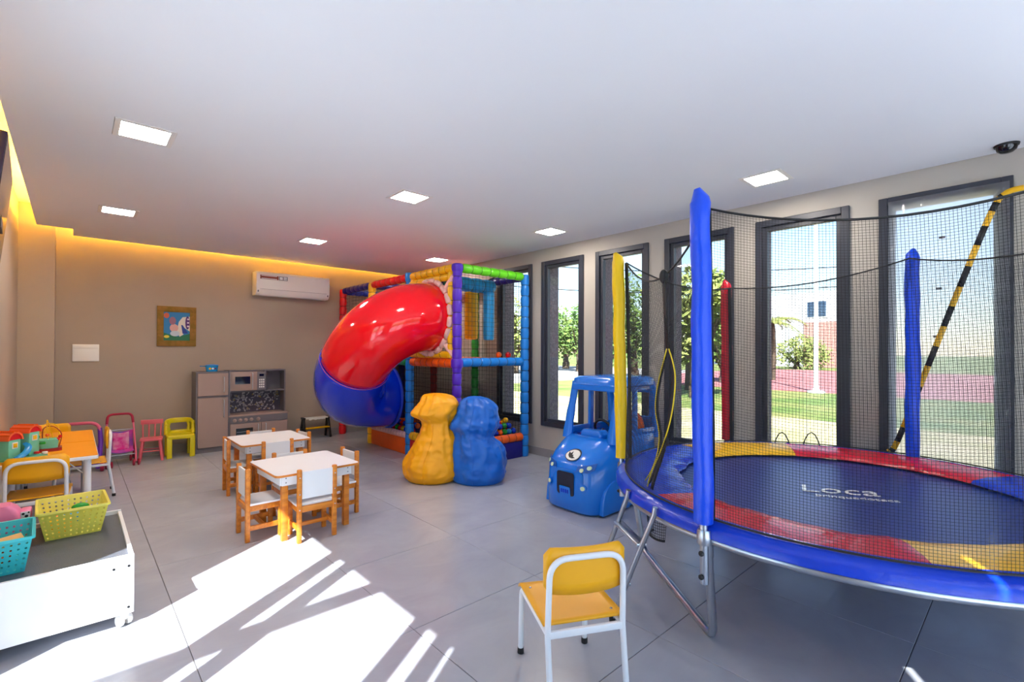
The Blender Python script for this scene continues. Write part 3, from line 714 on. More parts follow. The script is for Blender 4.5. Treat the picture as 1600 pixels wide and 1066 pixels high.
# ================================================================== TOYS ON THE ORANGE TABLE
M['mint'] = mat('mint_plastic', (120, 206, 172), .35, var=.05, vscale=20); M['roof_or'] = mat('roof_orange', (244, 98, 40), .35)
TZ = .545
ps = thing('toy_playset', 'mint green toy playset with two orange arched roofs on the orange table', 'toy playset', (-.285, 4.76, TZ), math.radians(-42)); ps.scale = (.84, .84, .92)
def arch_roof(mb, x0, x1, cy, z0, r, n=10):
    pts = [(cy+r*math.cos(PI*k/n), z0+r*math.sin(PI*k/n)) for k in range(n+1)]; inn = [(cy+(r-.012)*math.cos(PI*k/n), z0+(r-.012)*math.sin(PI*k/n)) for k in range(n, -1, -1)]
    poly = pts+inn; mx = Matrix(((0, 0, 1, 0), (1, 0, 0, 0), (0, 1, 0, 0), (0, 0, 0, 1)))
    mb.prism(poly, x0, x1, mx)
for (x0, x1, cy, zz_, r, nm) in ((-.08, .075, -.075, .155, .062, 'front'), (-.08, .085, .075, .19, .058, 'back')):
    bd = MB().box(x0+.01, x1-.01, cy-r+.014, cy+r-.014, 0, zz_).build('tower', 'mint', ps, bevel=.006)
    rf = MB(); arch_roof(rf, x0, x1, cy, zz_-.004, r); rf.build('arched_roof', 'roof_or', ps)
    MB().prism([((r-.013)*math.cos(PI*k/8), (r-.013)*math.sin(PI*k/8)) for k in range(9)], 0, .004, Matrix(((0, 0, 1, x1-.012), (1, 0, 0, cy), (0, 1, 0, zz_), (0, 0, 0, 1)))).build('gable', 'pl_red', ps)
    wn = MB().box(x1-.011, x1-.006, cy-.022, cy+.022, zz_-.065, zz_-.02).build('window', 'plastic_white', ps); MB().box(x1-.0065, x1-.004, cy-.015, cy+.015, zz_-.058, zz_-.027).build('pane', 'pl_yellow', wn)
    for q in range(4): MB().box(x0-.001, x1+.001, cy+r*math.cos(PI*(q+1)/5)-.002, cy+r*math.cos(PI*(q+1)/5)+.002, zz_+r*math.sin(PI*(q+1)/5)-.004, zz_+r*math.sin(PI*(q+1)/5)+.002).build('roof_rib', 'pl_orange', ps)
MB().prism(rrect(.24, .28, .04), 0, .012, Matrix.Translation((.03, .0, 0))).build('base', 'mint', ps)
sl_ = MB(); sl_.tube(spline([(.05, .03, .11), (.10, .0, .085), (.13, -.06, .05), (.12, -.12, .02)], 5), .022, 8, flat=.4); sl_.build('ramp', 'pl_cyan', ps)
for x, y, z_, m_ in ((.11, .06, .03, 'pl_red'), (.10, -.05, .02, 'pl_orange'), (.13, .11, .02, 'plastic_white'), (.09, .13, .09, 'pl_green')):
    MB().lathe([(.018, -.004), (.02, 0), (.018, .012), (.004, .014)], 14, Matrix.Translation((x, y, z_))).build('knob', m_, ps)
bm_ = thing('bead_maze', 'wire bead maze with mint base beside the toy playset', 'toy', (-.128, 4.98, TZ), 0); bm_.scale = (1.1, 1.1, 1.2)
MB().prism(rrect(.13, .12, .02), 0, .018).build('base', 'foam_dkred', bm_)
MB().loops([[Vector((a, b, z_)) for a, b in rrect(w_, w_*.8, .02)] for z_, w_ in ((.018, .09), (.07, .10), (.075, .09))]).build('drum', 'mint', bm_)
MB().tube(spline([(-.05, 0, .02), (-.055, 0, .12), (-.01, .02, .165), (.045, .01, .14), (.05, 0, .02)], 6), .0028, 6).build('wire', 'pl_yellow', bm_)
MB().tube(spline([(-.03, .03, .02), (-.03, .03, .13), (.02, -.02, .15), (.062, -.02, .10), (.05, -.03, .02)], 6), .0028, 6).build('wire', 'foam_dkred', bm_)
MB().tube(spline([(0, -.03, .02), (-.01, -.03, .19), (.01, .0, .12), (.03, .03, .02)], 6), .0028, 6).build('wire', 'pl_yellow', bm_)
for p, m_ in (((-.053, 0, .09), 'pl_green'), ((.056, -.02, .085), 'pl_red'), ((.045, -.024, .07), 'pl_red'), ((-.008, -.029, .1), 'pl_orange')): MB().sphere(p, .010, 10, 8).build('bead', m_, bm_)

# ================================================================== ALONG THE BACK WALL
# doll pram frame behind the orange table
M['pinkp'] = mat('pink_plastic_tube', (228, 100, 132), .35); M['purplep'] = mat('purple_plastic', (104, 44, 170), .35); M['rosep'] = mat('rose_paint', (226, 104, 116), .4)
M['magenta'] = mat('magenta_foam', (170, 20, 62), .6); M['chairyel'] = mat('moulded_yellow', (222, 204, 14), .35)
wk = thing('toy_walker', 'pink and purple push walker standing between the orange table and back wall', 'toy walker', (.06, 6.92, 0), math.radians(-8))
MB().tube(rounded([(-.17, 0, .28), (-.16, .03, .50), (.16, .03, .50), (.17, 0, .28)], .10, 6), .017, 10).build('handle', 'pinkp', wk)
for s in (-1, 1):
    MB().tube([(s*.17, -.10, .05), (s*.172, 0, .29), (s*.16, .026, .44)], [.024, .022, .020], 10).build('upright', 'purplep', wk)
    MB().tube([(s*.17, -.18, .05), (s*.17, .16, .05)], .02, 10).build('side_rail', 'purplep', wk)
    for y in (-.17, .15): MB().lathe([(.01, -.014), (.045, -.014), (.05, -.006), (.05, .006), (.045, .014), (.01, .014)], 16, Matrix.Translation((s*.205, y, .05)) @ Matrix.Rotation(PI/2, 4, 'Y')).build('wheel', 'magenta', wk)
MB().box(-.16, .16, -.11, -.07, .06, .25).build('front_panel', 'purplep', wk, bevel=.012)
# doll stroller
st = thing('doll_stroller', 'purple and pink doll stroller parked by the back wall', 'doll stroller', (.41, 6.98, 0), math.radians(2))
hw = .118
MB().tube(rounded([(-hw, .12, .45), (-hw+.01, .15, .555), (hw-.01, .15, .555), (hw, .12, .45)], .05, 6), .013, 10).build('handle_grip', 'magenta', st)
for s in (-1, 1):
    MB().tube([(s*hw, .13, .47), (s*(hw+.002), .02, .30), (s*(hw+.004), -.10, .12), (s*(hw-.004), -.16, .045)], .0085, 8).build('frame_tube', 'pinkp', st)
    MB().tube([(s*(hw+.004), .0, .27), (s*(hw+.006), .08, .16), (s*(hw+.006), .15, .045)], .0085, 8).build('rear_tube', 'magenta', st)
    for y, dx in ((-.16, .0), (.15, .006)):
        for q in (-1, 1):
            wlm = MB().lathe([(.008, -.008), (.030, -.010), (.036, -.005), (.036, .005), (.030, .010), (.008, .008)], 14, Matrix.Translation((s*(hw+dx)+q*.022, y, .036)) @ Matrix.Rotation(PI/2, 4, 'Y'))
            wlm.build('wheel', 'magenta', st)
        MB().tube([(s*(hw+dx)-.03, y, .036), (s*(hw+dx)+.03, y, .036)], .004, 6).build('axle', 'black', st)
MB().tube([(-hw, .07, .385), (hw, .07, .385)], .004, 6).build('cross_wire', 'chrome', st)
MB().tube([(-hw, -.10, .125), (hw, -.10, .125)], .004, 6).build('cross_wire', 'chrome', st)
def gradmat():
    m = two('sling_print', (104, 70, 170), (206, 60, 150), 7); return m
M['sling'] = gradmat(); M['sling2'] = two('sling_print_pink', (214, 40, 140), (226, 170, 196), 9)
def sling(u, v):
    p = spl[min(int(v*(len(spl)-1)), len(spl)-1)]; return Vector(((u-.5)*2*(hw-.008), p[0], p[1]-.018*math.sin(PI*u)))
spl = [(p.x, p.y) for p in spline([(.065, .38, 0), (.05, .28, 0), (.03, .19, 0), (-.02, .155, 0), (-.09, .16, 0)], 5)]
o = MB().surf(sling, 10, len(spl)-1).build('seat_sling', 'sling', st); md = o.modifiers.new('s', 'SOLIDIFY'); md.thickness = .006; md.offset = 0
o = MB().surf(lambda u, v: sling(.17+.66*u, .08+.5*v)+Vector((0, -.006, .001)), 8, 8).build('print_panel', 'sling2', o); md = o.modifiers.new('s', 'SOLIDIFY'); md.thickness = .003; md.offset = 0
# pink spindle chair
pc = thing('spindle_chair', 'small pink wooden spindle-back chair beside the doll stroller', 'chair', (.690, 7.04, 0), math.radians(-8))
MB().prism(rrect(.215, .20, .02), .235, .258).build('seat', 'rosep', pc, bevel=.004)
for sx in (-1, 1):
    for sy in (-1, 1): MB().tube([(sx*.108, sy*.10-.0, 0), (sx*.08, sy*.075, .236)], [.014, .016], 10).build('leg', 'rosep', pc)
MB().tube([(-.085, -.082, .115), (.085, -.082, .115)], .007, 8).build('stretcher', 'rosep', pc)
MB().tube([(-.085, .082, .115), (.085, .082, .115)], .007, 8).build('stretcher', 'rosep', pc)
for k in range(4): MB().tube([(-.084+.056*k, .082, .257), (-.088+.0587*k, .105, .425)], .0075, 8).build('spindle', 'rosep', pc)
MB().box(-.108, .108, .095, .117, .408, .462).build('top_rail', 'rosep', pc, bevel=.006)
# moulded yellow chair
yc = thing('moulded_chair', 'chunky moulded yellow plastic kids chair next to the toy kitchen', 'chair', (.972, 7.075, 0), math.radians(-2))
for sx in (-1, 1):
    for sy in (-1, 1): MB().box(sx*.115-.027, sx*.115+.027, sy*.11-.03, sy*.11+.03, 0, .25).build('leg', 'chairyel', yc, bevel=.008)
MB().prism(rrect(.285, .285, .03), .225, .272).build('seat', 'chairyel', yc, bevel=.01)
bk_ = MB(); out = []
def yb(r_out):
    pass
# curved back with an oval opening, wrapping round the seat sides
nb = 28; path = [Vector((x, y, 0)) for x, y in ([(-.135, -.02), (-.137, .06)]+[( -.135*math.cos(a), .06+.075*math.sin(a)) for a in [PI*k/10 for k in range(1, 10)]]+[(.137, .06), (.135, -.02)])]
path = spline(path, 2)
def yback(z0, z1):
    mb = MB(); N = len(path); fs = []; vs_ = []
    for i, p in enumerate(path):
        a = path[max(i-1, 0)]; b = path[min(i+1, N-1)]; t_ = (b-a).normalized(); nn = Vector((t_.y, -t_.x, 0)); f = i/(N-1); lean = .02
        for (zz_, off) in ((z0, -.012), (z1, -.012), (z1, .012), (z0, .012)):
            vs_.append(p+nn*off+Vector((0, lean*(zz_-.27)/.18*math.sin(PI*f), zz_-(.06*(1-math.sin(PI*f))**2 if zz_ == z1 and z1 > .4 else 0))))
    for i in range(N-1):
        for k in range(4): fs.append((i*4+k, i*4+(k+1) % 4, i*4+4+(k+1) % 4, i*4+4+k))
    fs += [(3, 2, 1, 0), tuple((N-1)*4+k for k in range(4))]
    return mb.add(vs_, fs)
yback(.27, .305).build('back_lower', 'chairyel', yc, bevel=.004)
yback(.392, .452).build('backrest', 'chairyel', yc, bevel=.006)
for s in (-1, 1):
    MB().tube([(s*.136, .0, .27), (s*.137, .02, .36), (s*.136, .03, .42)], [.022, .02, .02], 10).build('back_post', 'chairyel', yc)
    MB().tube([(s*.10, .115, .29), (s*.108, .122, .35), (s*.10, .128, .41)], [.022, .018, .022], 10).build('back_post', 'chairyel', yc)
# toy kitchen
kt = thing('toy_kitchen', 'grey and taupe wooden toy kitchen with fridge, oven and microwave', 'toy kitchen', (0, 7.03, 0))
KY = YB-7.03-.014
def panel(mb, x0, x1, y0, y1, z0, z1): return mb.box(x0, x1, y0, y1, z0, z1)
fx0, fx1, kx1, kh = 1.13, 1.485, 2.21, 1.02
c = MB(); t_ = .016
c.box(fx0, fx0+t_, .012, KY, 0, kh).box(fx1-t_, fx1, .012, KY, 0, kh).box(fx0+t_, fx1-t_, .012, KY, kh-t_, kh).box(fx0+t_, fx1-t_, .02, KY, 0, .06).box(fx0+t_, fx1-t_, KY-.01, KY, .06, kh-t_).box(fx0+t_, fx1-t_, .012, KY, .695, .711)
c.build('fridge_body', 'grey_lam', kt, smooth=False)
def kdoor(name, x0, x1, z0, z1, hx, h0, h1):
    d = MB().box(x0, x1, 0, .014, z0, z1).build(name, 'taupe_lam', kt, bevel=.002, seg=1)
    if hx: MB().tube(rounded([(hx, 0, h0), (hx, -.024, h0), (hx, -.024, h1), (hx, 0, h1)], .012, 4), .006, 8).build('handle', 'silver', d)
    return d
kdoor('freezer_door', fx0+.018, fx1-.006, .716, kh-.020, fx1-.055, .76, .95)
kdoor('fridge_door', fx0+.018, fx1-.006, .066, .690, fx1-.055, .44, .66)
ux0 = fx1+.003; c = MB()
c.box(ux0, ux0+t_, .012, KY, 0, kh+.01).box(kx1-t_, kx1, .10, KY, .44, kh+.01).box(kx1-t_, kx1, .012, KY, 0, .44)
c.box(ux0+t_, kx1-t_, .10, KY, kh-.006, kh+.01).box(ux0+t_, kx1-t_, .10, KY, .735, .751).box(ux0+t_, kx1-t_, KY-.01, KY, .06, kh-.006).box(ux0+t_, kx1-t_, .02, KY, 0, .055)
c.box(ux0+.455, ux0+.471, .10, KY-.01, .751, kh-.006)
c.build('kitchen_body', 'grey_lam', kt, smooth=False)
MB().box(ux0, kx1+.012, -.004, KY-.012, .425, .445).build('worktop', 'taupe_lam', kt, bevel=.002)
MB().box(ux0+t_, kx1, .0, .014, .335, .425).build('control_strip', 'grey_lam', kt, smooth=False)
for k in range(5):
    kn = MB().lathe([(.024, 0), (.024, .004), (.016, .006), (.014, .02), (.010, .022)], 16, Matrix.Translation((ux0+.07+.065*k+(.02 if k == 4 else 0), 0, .378)) @ Matrix.Rotation(PI/2, 4, 'X')).build('knob', 'taupe_lam', kt)
dd = kdoor('oven_door', ux0+.02, ux0+.385, .06, .330, ux0+.345, .15, .31)
MB().box(ux0+.085, ux0+.285, -.004, 0, .12, .27).build('oven_window', 'screen', dd, smooth=False)
for q in range(3): MB().box(ux0+.09, ux0+.28, -.006, -.004, .15+.035*q, .154+.035*q).build('rack_bar', 'chrome', dd, smooth=False)
kdoor('cupboard_door', ux0+.39, kx1-.004, .06, .330, ux0+.44, .15, .31)
mw = MB().box(ux0+.02, ux0+.45, .07, .085, .757, kh-.012).build('microwave_door', 'taupe_lam', kt, bevel=.002)
MB().box(ux0+.085, ux0+.265, .066, .07, .845, .945).build('oven_window', 'screen', mw, smooth=False)
MB().tube(rounded([(ux0+.290, .07, .775), (ux0+.290, .048, .775), (ux0+.290, .048, kh-.03), (ux0+.290, .07, kh-.03)], .01, 4), .006, 8).build('handle', 'silver', mw)
cpn = MB().box(ux0+.35, ux0+.455, .062, .07, .76, kh-.012).build('control_panel', 'grey_lam', mw, smooth=False)
MB().box(ux0+.375, ux0+.43, .058, .062, .945, .975).build('display', 'screen', mw, smooth=False)
bt = MB()
for i in range(3):
    for j in range(4): bt.box(ux0+.372+i*.024, ux0+.388+i*.024, .058, .062, .79+j*.032, .81+j*.032)
bt.build('button', 'plastic_white', mw, smooth=False)
# patterned splashback: dark panel with pale printed shapes
spb = MB().box(ux0+t_, kx1-t_, KY-.018, KY-.010, .447, .734).build('splashback', mat('splash_dark', (70, 64, 80), .4), kt, smooth=False)
rnd = random.Random(5); pa = MB(); pb = MB()
for k in range(150):
    x = rnd.uniform(ux0+t_+.03, kx1-t_-.03); z_ = rnd.uniform(.47, .715); a = rnd.uniform(0, PI); L_ = rnd.uniform(.010, .024); w_ = rnd.uniform(.005, .012)
    poly = [(x+L_*math.cos(q)*math.cos(a)-w_*math.sin(q)*math.sin(a), z_+L_*math.cos(q)*math.sin(a)+w_*math.sin(q)*math.cos(a)) for q in [2*PI*i/8 for i in range(8)]]
    (pb if k % 9 == 0 else pa).prism(poly, -(KY-.018), -(KY-.0193), Matrix(((1, 0, 0, 0), (0, 0, -1, 0), (0, 1, 0, 0), (0, 0, 0, 1))))
pa.build('print', mat('print_pale', (176, 170, 178), .5), spb, kind='stuff'); pb.build('print', mat('print_gold', (190, 160, 70), .5), spb, kind='stuff')
MB().box(kx1-t_-.002, kx1-t_, .11, KY-.02, .447, .734).build('side_lining', 'grey_lam', kt, smooth=False)
# blue toy pot on the fridge
pt = thing('toy_pot', 'blue toy pan with yellow print on top of the toy fridge', 'toy', (1.315, 7.14, kh), 0)
MB().lathe([(.055, 0), (.062, .004), (.072, .075), (.078, .078), (.070, .078), (.058, .008)], 24, capt=True).build('pan', 'pl_cyan', pt)
MB().tube([(-.07, 0, .07), (-.13, -.01, .072)], [.012, .010], 8, flat=.5).build('handle', 'pl_cyan', pt)
MB().lathe([(.0735, .078), (.070, .086), (.02, .094)], 24).build('lid', 'foam_ltblue', pt)
for q, m_ in enumerate(('pl_yellow', 'plastic_white', 'pl_dkred')):
    a = -PI/2+(q-1)*.45; MB().lathe([(.014-.002*q, 0), (.014-.002*q, .003)], 12, Matrix.Translation((.066*math.cos(a), .066*math.sin(a), .04)) @ Matrix.Rotation(a+PI/2, 4, 'Z') @ Matrix.Rotation(PI/2, 4, 'X')).build('print_dot', m_, pt)
# low folding bench
fb = thing('step_bench', 'small black-sided step bench with white top and yellow step', 'step bench', (2.665, 7.215, 0), 0)
for s in (-1, 1):
    e = MB(); e.bar((s*.185, -.10, 0), (s*.178, -.02, .30), .03, .028, (1, 0, 0)); e.bar((s*.185, .10, 0), (s*.178, .02, .30), .03, .028, (1, 0, 0)); e.box(s*.182-.014, s*.182+.014, -.06, .06, .12, .15); e.box(s*.18-.016, s*.18+.016, -.06, .06, .285, .31)
    e.build('side_frame', 'black', fb, bevel=.003)
MB().box(-.165, .165, -.055, .055, .288, .306).build('top_board', 'plastic_white', fb, bevel=.003)
MB().surf(lambda u, v: Vector((-.12+.24*u, -.058-.004*math.sin(9*u), .306-(.03+.014*noise.noise(Vector((u*6, 1, 0))))*v)), 16, 3).build('cloth_edge', 'plastic_white', fb)
MB().box(-.17, .17, -.105, -.025, .15, .166).build('step_board', 'pl_yellow', fb, bevel=.003)
# air conditioner
ac = thing('air_conditioner', 'white split air conditioner high on the back wall', 'air conditioner', (2.33, YB, 0))
pr = [(-.0, 2.055), (-.155, 2.055), (-.195, 2.085), (-.212, 2.14), (-.215, 2.345), (-.195, 2.378), (0, 2.385)]
mxac = Matrix(((0, 0, 1, 0), (1, 0, 0, 0), (0, 1, 0, 0), (0, 0, 0, 1)))
MB().prism([(a, b) for a, b in pr], -.50, .50, mxac).build('body', 'plastic_white', ac, bevel=.006)
MB().prism([(-.160, 2.052), (-.199, 2.084), (-.2155, 2.135), (-.2105, 2.137), (-.195, 2.09), (-.158, 2.058)], -.45, .45, mxac).build('louver', 'plastic_white', ac)
MB().box(-.455, .455, -.2165, -.2145, 2.136, 2.139).build('seam', 'grey_lam', ac, smooth=False)
MB().box(-.455, -.22, -.2175, -.2145, 2.275, 2.33).build('label_sticker', mat('sticker_brown', (140, 62, 40), .5), ac, smooth=False)
MB().box(-.215, -.10, -.2175, -.2145, 2.275, 2.33).build('label_sticker', 'grey_lam', ac, smooth=False)
for a, b, z0, z1 in ((-.44, -.24, 2.318, 2.326), (-.44, -.24, 2.28, 2.288), (-.205, -.165, 2.283, 2.322), (-.155, -.11, 2.305, 2.322), (-.155, -.11, 2.283, 2.297)): MB().box(a, b, -.2185, -.2175, z0, z1).build('sticker_print', 'white', ac, smooth=False)
for s in (-1, 1): MB().box(s*.475-.008, s*.475+.008, -.206, -.198, 2.095, 2.125).build('corner_tab', 'grey_lam', ac, bevel=.002)
# distribution panel
pn = thing('wall_panel', 'white electrical distribution box cover on the back wall', 'electrical panel', (.108, YB, 1.26))
MB().box(-.115, .115, -.016, 0, -.098, .098).build('frame', 'plastic_white', pn, bevel=.004)
MB().box(-.105, .105, -.020, -.016, -.088, .045).build('door', 'plastic_white', pn, bevel=.002); MB().box(-.105, .105, -.020, -.016, .050, .088).build('door', 'plastic_white', pn, bevel=.002)
# framed picture (generic abstract)
M['cork'] = two('cork_frame', (150, 108, 50), (128, 100, 34), 18)
pf = thing('framed_picture', 'gold-brown framed colourful picture on the back wall', 'picture', (.967, YB, 1.594))
for s in (-1, 1):
    MB().box(-.205, .205, -.022, 0, s*.215-.036, s*.215+.036).build('frame_bar', 'cork', pf, bevel=.002); MB().box(s*.171-.034, s*.171+.034, -.022, 0, -.179, .179).build('frame_bar', 'cork', pf, bevel=.002)
art = MB().box(-.137, .137, -.010, 0, -.179, .179).build('artwork', mat('art_blue', (30, 120, 176), .5), pf, smooth=False)
MXA = Matrix(((1, 0, 0, 0), (0, 0, -1, -.010), (0, 1, 0, 0), (0, 0, 0, 1)))
def blob(name, poly, d, col): MB().prism(poly, 0, .001+.0005*d, MXA).build(name, mat('art_%s_%d' % (name, d), col, .5), art)
ell = lambda cx, cy, a, b, n=16: [(cx+a*math.cos(2*PI*k/n), cy+b*math.sin(2*PI*k/n)) for k in range(n)]
blob('ground', [(-.137, -.179), (.137, -.179), (.137, -.09), (.0, -.13), (-.137, -.08)], 0, (24, 110, 70))
blob('swoosh', [(.0, -.06), (.03, -.13), (.07, -.10), (.06, .0), (.137, -.06), (.137, .13), (.06, .12), (.02, .06)], 1, (220, 210, 196))
blob('sail', [(.045, .02), (.06, -.09), (.12, -.085), (.06, .02)], 2, (20, 50, 140))
blob('disc', ell(.112, .05, .024, .085), 3, (84, 30, 110)); blob('sun', ell(-.108, .135, .028, .034), 4, (206, 96, 60))
blob('cloud', ell(-.03, -.02, .045, .05), 5, (214, 160, 150)); blob('cloud', ell(-.045, .07, .035, .05), 6, (150, 100, 120)); blob('cloud', ell(-.02, -.09, .05, .035), 7, (190, 200, 210)); blob('oval', ell(-.106, -.13, .028, .018), 8, (226, 200, 60))
for q in (-1, 0, 1): blob('dot', ell(.118, .05+q*.045, .012, .011, 10), 9+q, (226, 206, 220))
# television on the left wall
tv = thing('television', 'thin black wall-mounted television tilted down on the left wall', 'television', (-.266, 3.86, 2.36), .048)
tvm = Matrix.Rotation(math.radians(5.5), 4, 'Y')
MB().box(-.035, 0, -.50, .47, -.60, 0, tvm).build('housing', mat('tv_frame', (40, 26, 58), .35), tv, bevel=.003)
MB().box(0, .002, -.492, .462, -.592, -.008, tvm).build('screen', 'screen', tv, smooth=False)
MB().box(-.12, -.03, -.12, .12, -.40, -.18).build('bracket', 'black', tv, smooth=False)
# dome camera on the ceiling
dc = thing('dome_camera', 'black dome security camera on the ceiling edge', 'security camera', (4.16, .105, ZC), 0)
MB().lathe([(.055, -.012), (.058, 0)], 24).build('base', 'black', dc); MB().lathe([(.008, -.052), (.028, -.048), (.044, -.034), (.05, -.012)], 24).build('dome', 'screen', dc)
# ================================================================== CLIMBING TOWER WITH TUBE SLIDE
PXa, PXb = 3.10, 4.13; PYs = [4.27, 5.265, 6.30, 7.28]; PT, DK = 2.245, 1.18
pg = thing('climbing_tower', 'multicoloured padded climbing tower with red and blue tube slide and ball pit', 'play structure', (0, 0, 0))
def foam(name, a, b, col, r=.05, seg=.135, mtl=None):
    a = Vector(a); b = Vector(b); L = (b-a).length; n = max(2, round(L/seg)); prof = []
    for k in range(n):
        z0, z1 = L*k/n, L*(k+1)/n; d = z1-z0
        prof += [(r*.86, z0+.001), (r*.98, z0+d*.10), (r*1.03, z0+d*.35), (r*1.03, z0+d*.65), (r*.98, z0+d*.90), (r*.86, z1-.001)]
    q = (b-a).to_track_quat('Z', 'Y').to_matrix().to_4x4(); q.translation = a
    o = MB().lathe(prof, 14, q).build(name, 'foam_'+col, pg)
    tie = MB()
    for k in range(1, n): tie.lathe([(r*.84, L*k/n-.003), (r*.90, L*k/n-.003), (r*.90, L*k/n+.003), (r*.84, L*k/n+.003)], 12, q)
    tie.build('cable_tie', 'black', o, kind='stuff'); return o
for i, (y, ca, cb) in enumerate(zip(PYs, ('purple', 'ltblue', 'yellow', 'red'), ('ltblue', 'green', 'dkred', 'navy'))):
    foam('post', (PXa, y, 0), (PXa, y, PT if i != 1 else PT), ca, .052); foam('post', (PXb, y, 0), (PXb, y, PT), cb, .052)
e = .055
top = ['yellow', 'red', 'navy']; mid = ['orange', 'green', 'ltblue']
for i in range(3):
    foam('rail', (PXa, PYs[i]+e, PT-.03), (PXa, PYs[i+1]-e, PT-.03), top[i]); foam('rail', (PXb, PYs[i]+e, PT-.03), (PXb, PYs[i+1]-e, PT-.03), ['navy', 'orange', 'blue'][i])
    foam('rail', (PXa, PYs[i]+e, DK-.02), (PXa, PYs[i+1]-e, DK-.02), mid[i]); foam('rail', (PXb, PYs[i]+e, DK-.02), (PXb, PYs[i+1]-e, DK-.02), mid[i])
foam('rail', (PXa+e, PYs[0], PT-.03), (PXb-e, PYs[0], PT-.03), 'lime'); foam('rail', (PXa+e, PYs[0], DK-.01), (PXb-e, PYs[0], DK-.01), 'ltblue')
foam('rail', (PXa+e, PYs[3], PT-.03), (PXb-e, PYs[3], PT-.03), 'blue'); foam('rail', (PXa+e, PYs[3], DK-.02), (PXb-e, PYs[3], DK-.02), 'red')
for y in PYs[1:3]: foam('rail', (PXa+e, y, PT-.03), (PXb-e, y, PT-.03), 'navy')
MB().lathe([(.056, 0), (.064, .02), (.064, .07), (.05, .085)], 16, Matrix.Translation((PXa, PYs[0], PT-.075))).build('corner_cap', 'foam_purple', pg)
MB().lathe([(.058, -.05), (.068, -.03), (.068, .03), (.058, .05)], 16, Matrix.Translation((PXa, PYs[0], DK-.02))).build('corner_cap', 'foam_purple', pg)
MB().lathe([(.058, -.05), (.064, -.03), (.064, .03), (.058, .05)], 16, Matrix.Translation((PXa, PYs[1], PT-.03))).build('corner_cap', 'foam_ltblue', pg)
# deck (left open above the slide mouth side rear)
MB().box(PXa+.05, PXb-.05, PYs[0]+.05, PYs[3]-.05, DK-.03, DK+.035).build('deck', mat('deck_salmon', (226, 110, 84), .5), pg, bevel=.01)
# ball pit walls
MB().box(PXa+.052, PXb-.052, PYs[0]-.03, PYs[0]+.03, 0, .20).build('pit_wall', 'foam_navy', pg, bevel=.01)
MB().box(PXa-.03, PXa+.03, PYs[1]+.055, PYs[2]-.055, 0, .20).build('pit_wall', 'foam_orange', pg, bevel=.01)
MB().box(PXa-.03, PXa+.03, PYs[0]+.055, PYs[1]-.055, 0, .20).build('pit_wall', 'foam_red', pg, bevel=.01)
MB().box(PXb-.03, PXb+.03, PYs[0]+.055, PYs[2]-.055, 0, .20).build('pit_wall', 'foam_blue', pg, bevel=.01)
MB().box(PXa+.055, PXb-.055, PYs[2]-.03, PYs[2]+.03, 0, .30).build('pit_wall', 'foam_orange', pg, bevel=.01)
foam('pit_rail', (PXa+e, PYs[0], .245), (PXb-e, PYs[0], .245), 'orange', .05, .12)
foam('pit_rail', (PXa, PYs[1]+e, .235), (PXa, PYs[2]-e, .235), 'pinkwhite', .04, .07)
foam('pit_rail', (PXa, PYs[0]+e, .245), (PXa, PYs[1]-e, .245), 'yellow', .05, .09)
MB().box(PXa+.03, PXb-.03, PYs[0]+.03, PYs[2]-.03, 0, .03).build('pit_floor', 'foam_navy', pg)
MB().surf(lambda u, v: Vector((PXa+.06+(PXb-PXa-.12)*u, PYs[0]+.06+(PYs[2]-PYs[0]-.12)*v, .215+.02*math.sin(40*u)*math.sin(60*v))), 40, 60).build('pit_ball_fill', 'foam_navy', pg, kind='stuff')
# nets
def netpanel(a, b, z0, z1, pitch=.05, r=.0018, hole=None):
    a = Vector((a[0], a[1], 0)); b = Vector((b[0], b[1], 0)); L = (b-a).length; d = (b-a).normalized(); n = MB()
    def seg(p, q_): n.tube([p, q_], r, 3, caps=False)
    k = int(L/pitch); m_ = int((z1-z0)/pitch)
    for i in range(1, k):
        s = L*i/k
        if hole and abs(s-hole[0]) < hole[2]:
            hh = math.sqrt(hole[2]**2-(s-hole[0])**2); seg(a+d*s+Vector((0, 0, z0)), a+d*s+Vector((0, 0, hole[1]-hh))); seg(a+d*s+Vector((0, 0, hole[1]+hh)), a+d*s+Vector((0, 0, z1)))
        else: seg(a+d*s+Vector((0, 0, z0)), a+d*s+Vector((0, 0, z1)))
    for j in range(1, m_):
        z_ = z0+(z1-z0)*j/m_; Z = Vector((0, 0, z_))
        if hole and abs(z_-hole[1]) < hole[2]:
            hh = math.sqrt(hole[2]**2-(z_-hole[1])**2); seg(a+Z, a+d*(hole[0]-hh)+Z); seg(a+d*(hole[0]+hh)+Z, b+Z)
        else: seg(a+Z, b+Z)
    n.build('net', 'net', pg, smooth=False, fixn=False, kind='stuff')
SC = (4.765, 1.685); SR = .40
netpanel((PXa, PYs[0]), (PXb, PYs[0]), DK+.04, PT-.05); netpanel((PXa, PYs[0]), (PXb, PYs[0]), .29, DK-.05)
netpanel((PXa, PYs[0]), (PXa, PYs[1]), .29, DK-.05)
for i in (1, 2): netpanel((PXa, PYs[i]), (PXa, PYs[i+1]), DK+.04, PT-.05)
for i in range(3):
    netpanel((PXb, PYs[i]), (PXb, PYs[i+1]), DK+.04, PT-.05); netpanel((PXb, PYs[i]), (PXb, PYs[i+1]), .25, DK-.05)
netpanel((PXa, PYs[3]), (PXb, PYs[3]), DK+.04, PT-.05); netpanel((PXa, PYs[2]), (PXb, PYs[2]), .3, DK-.05)
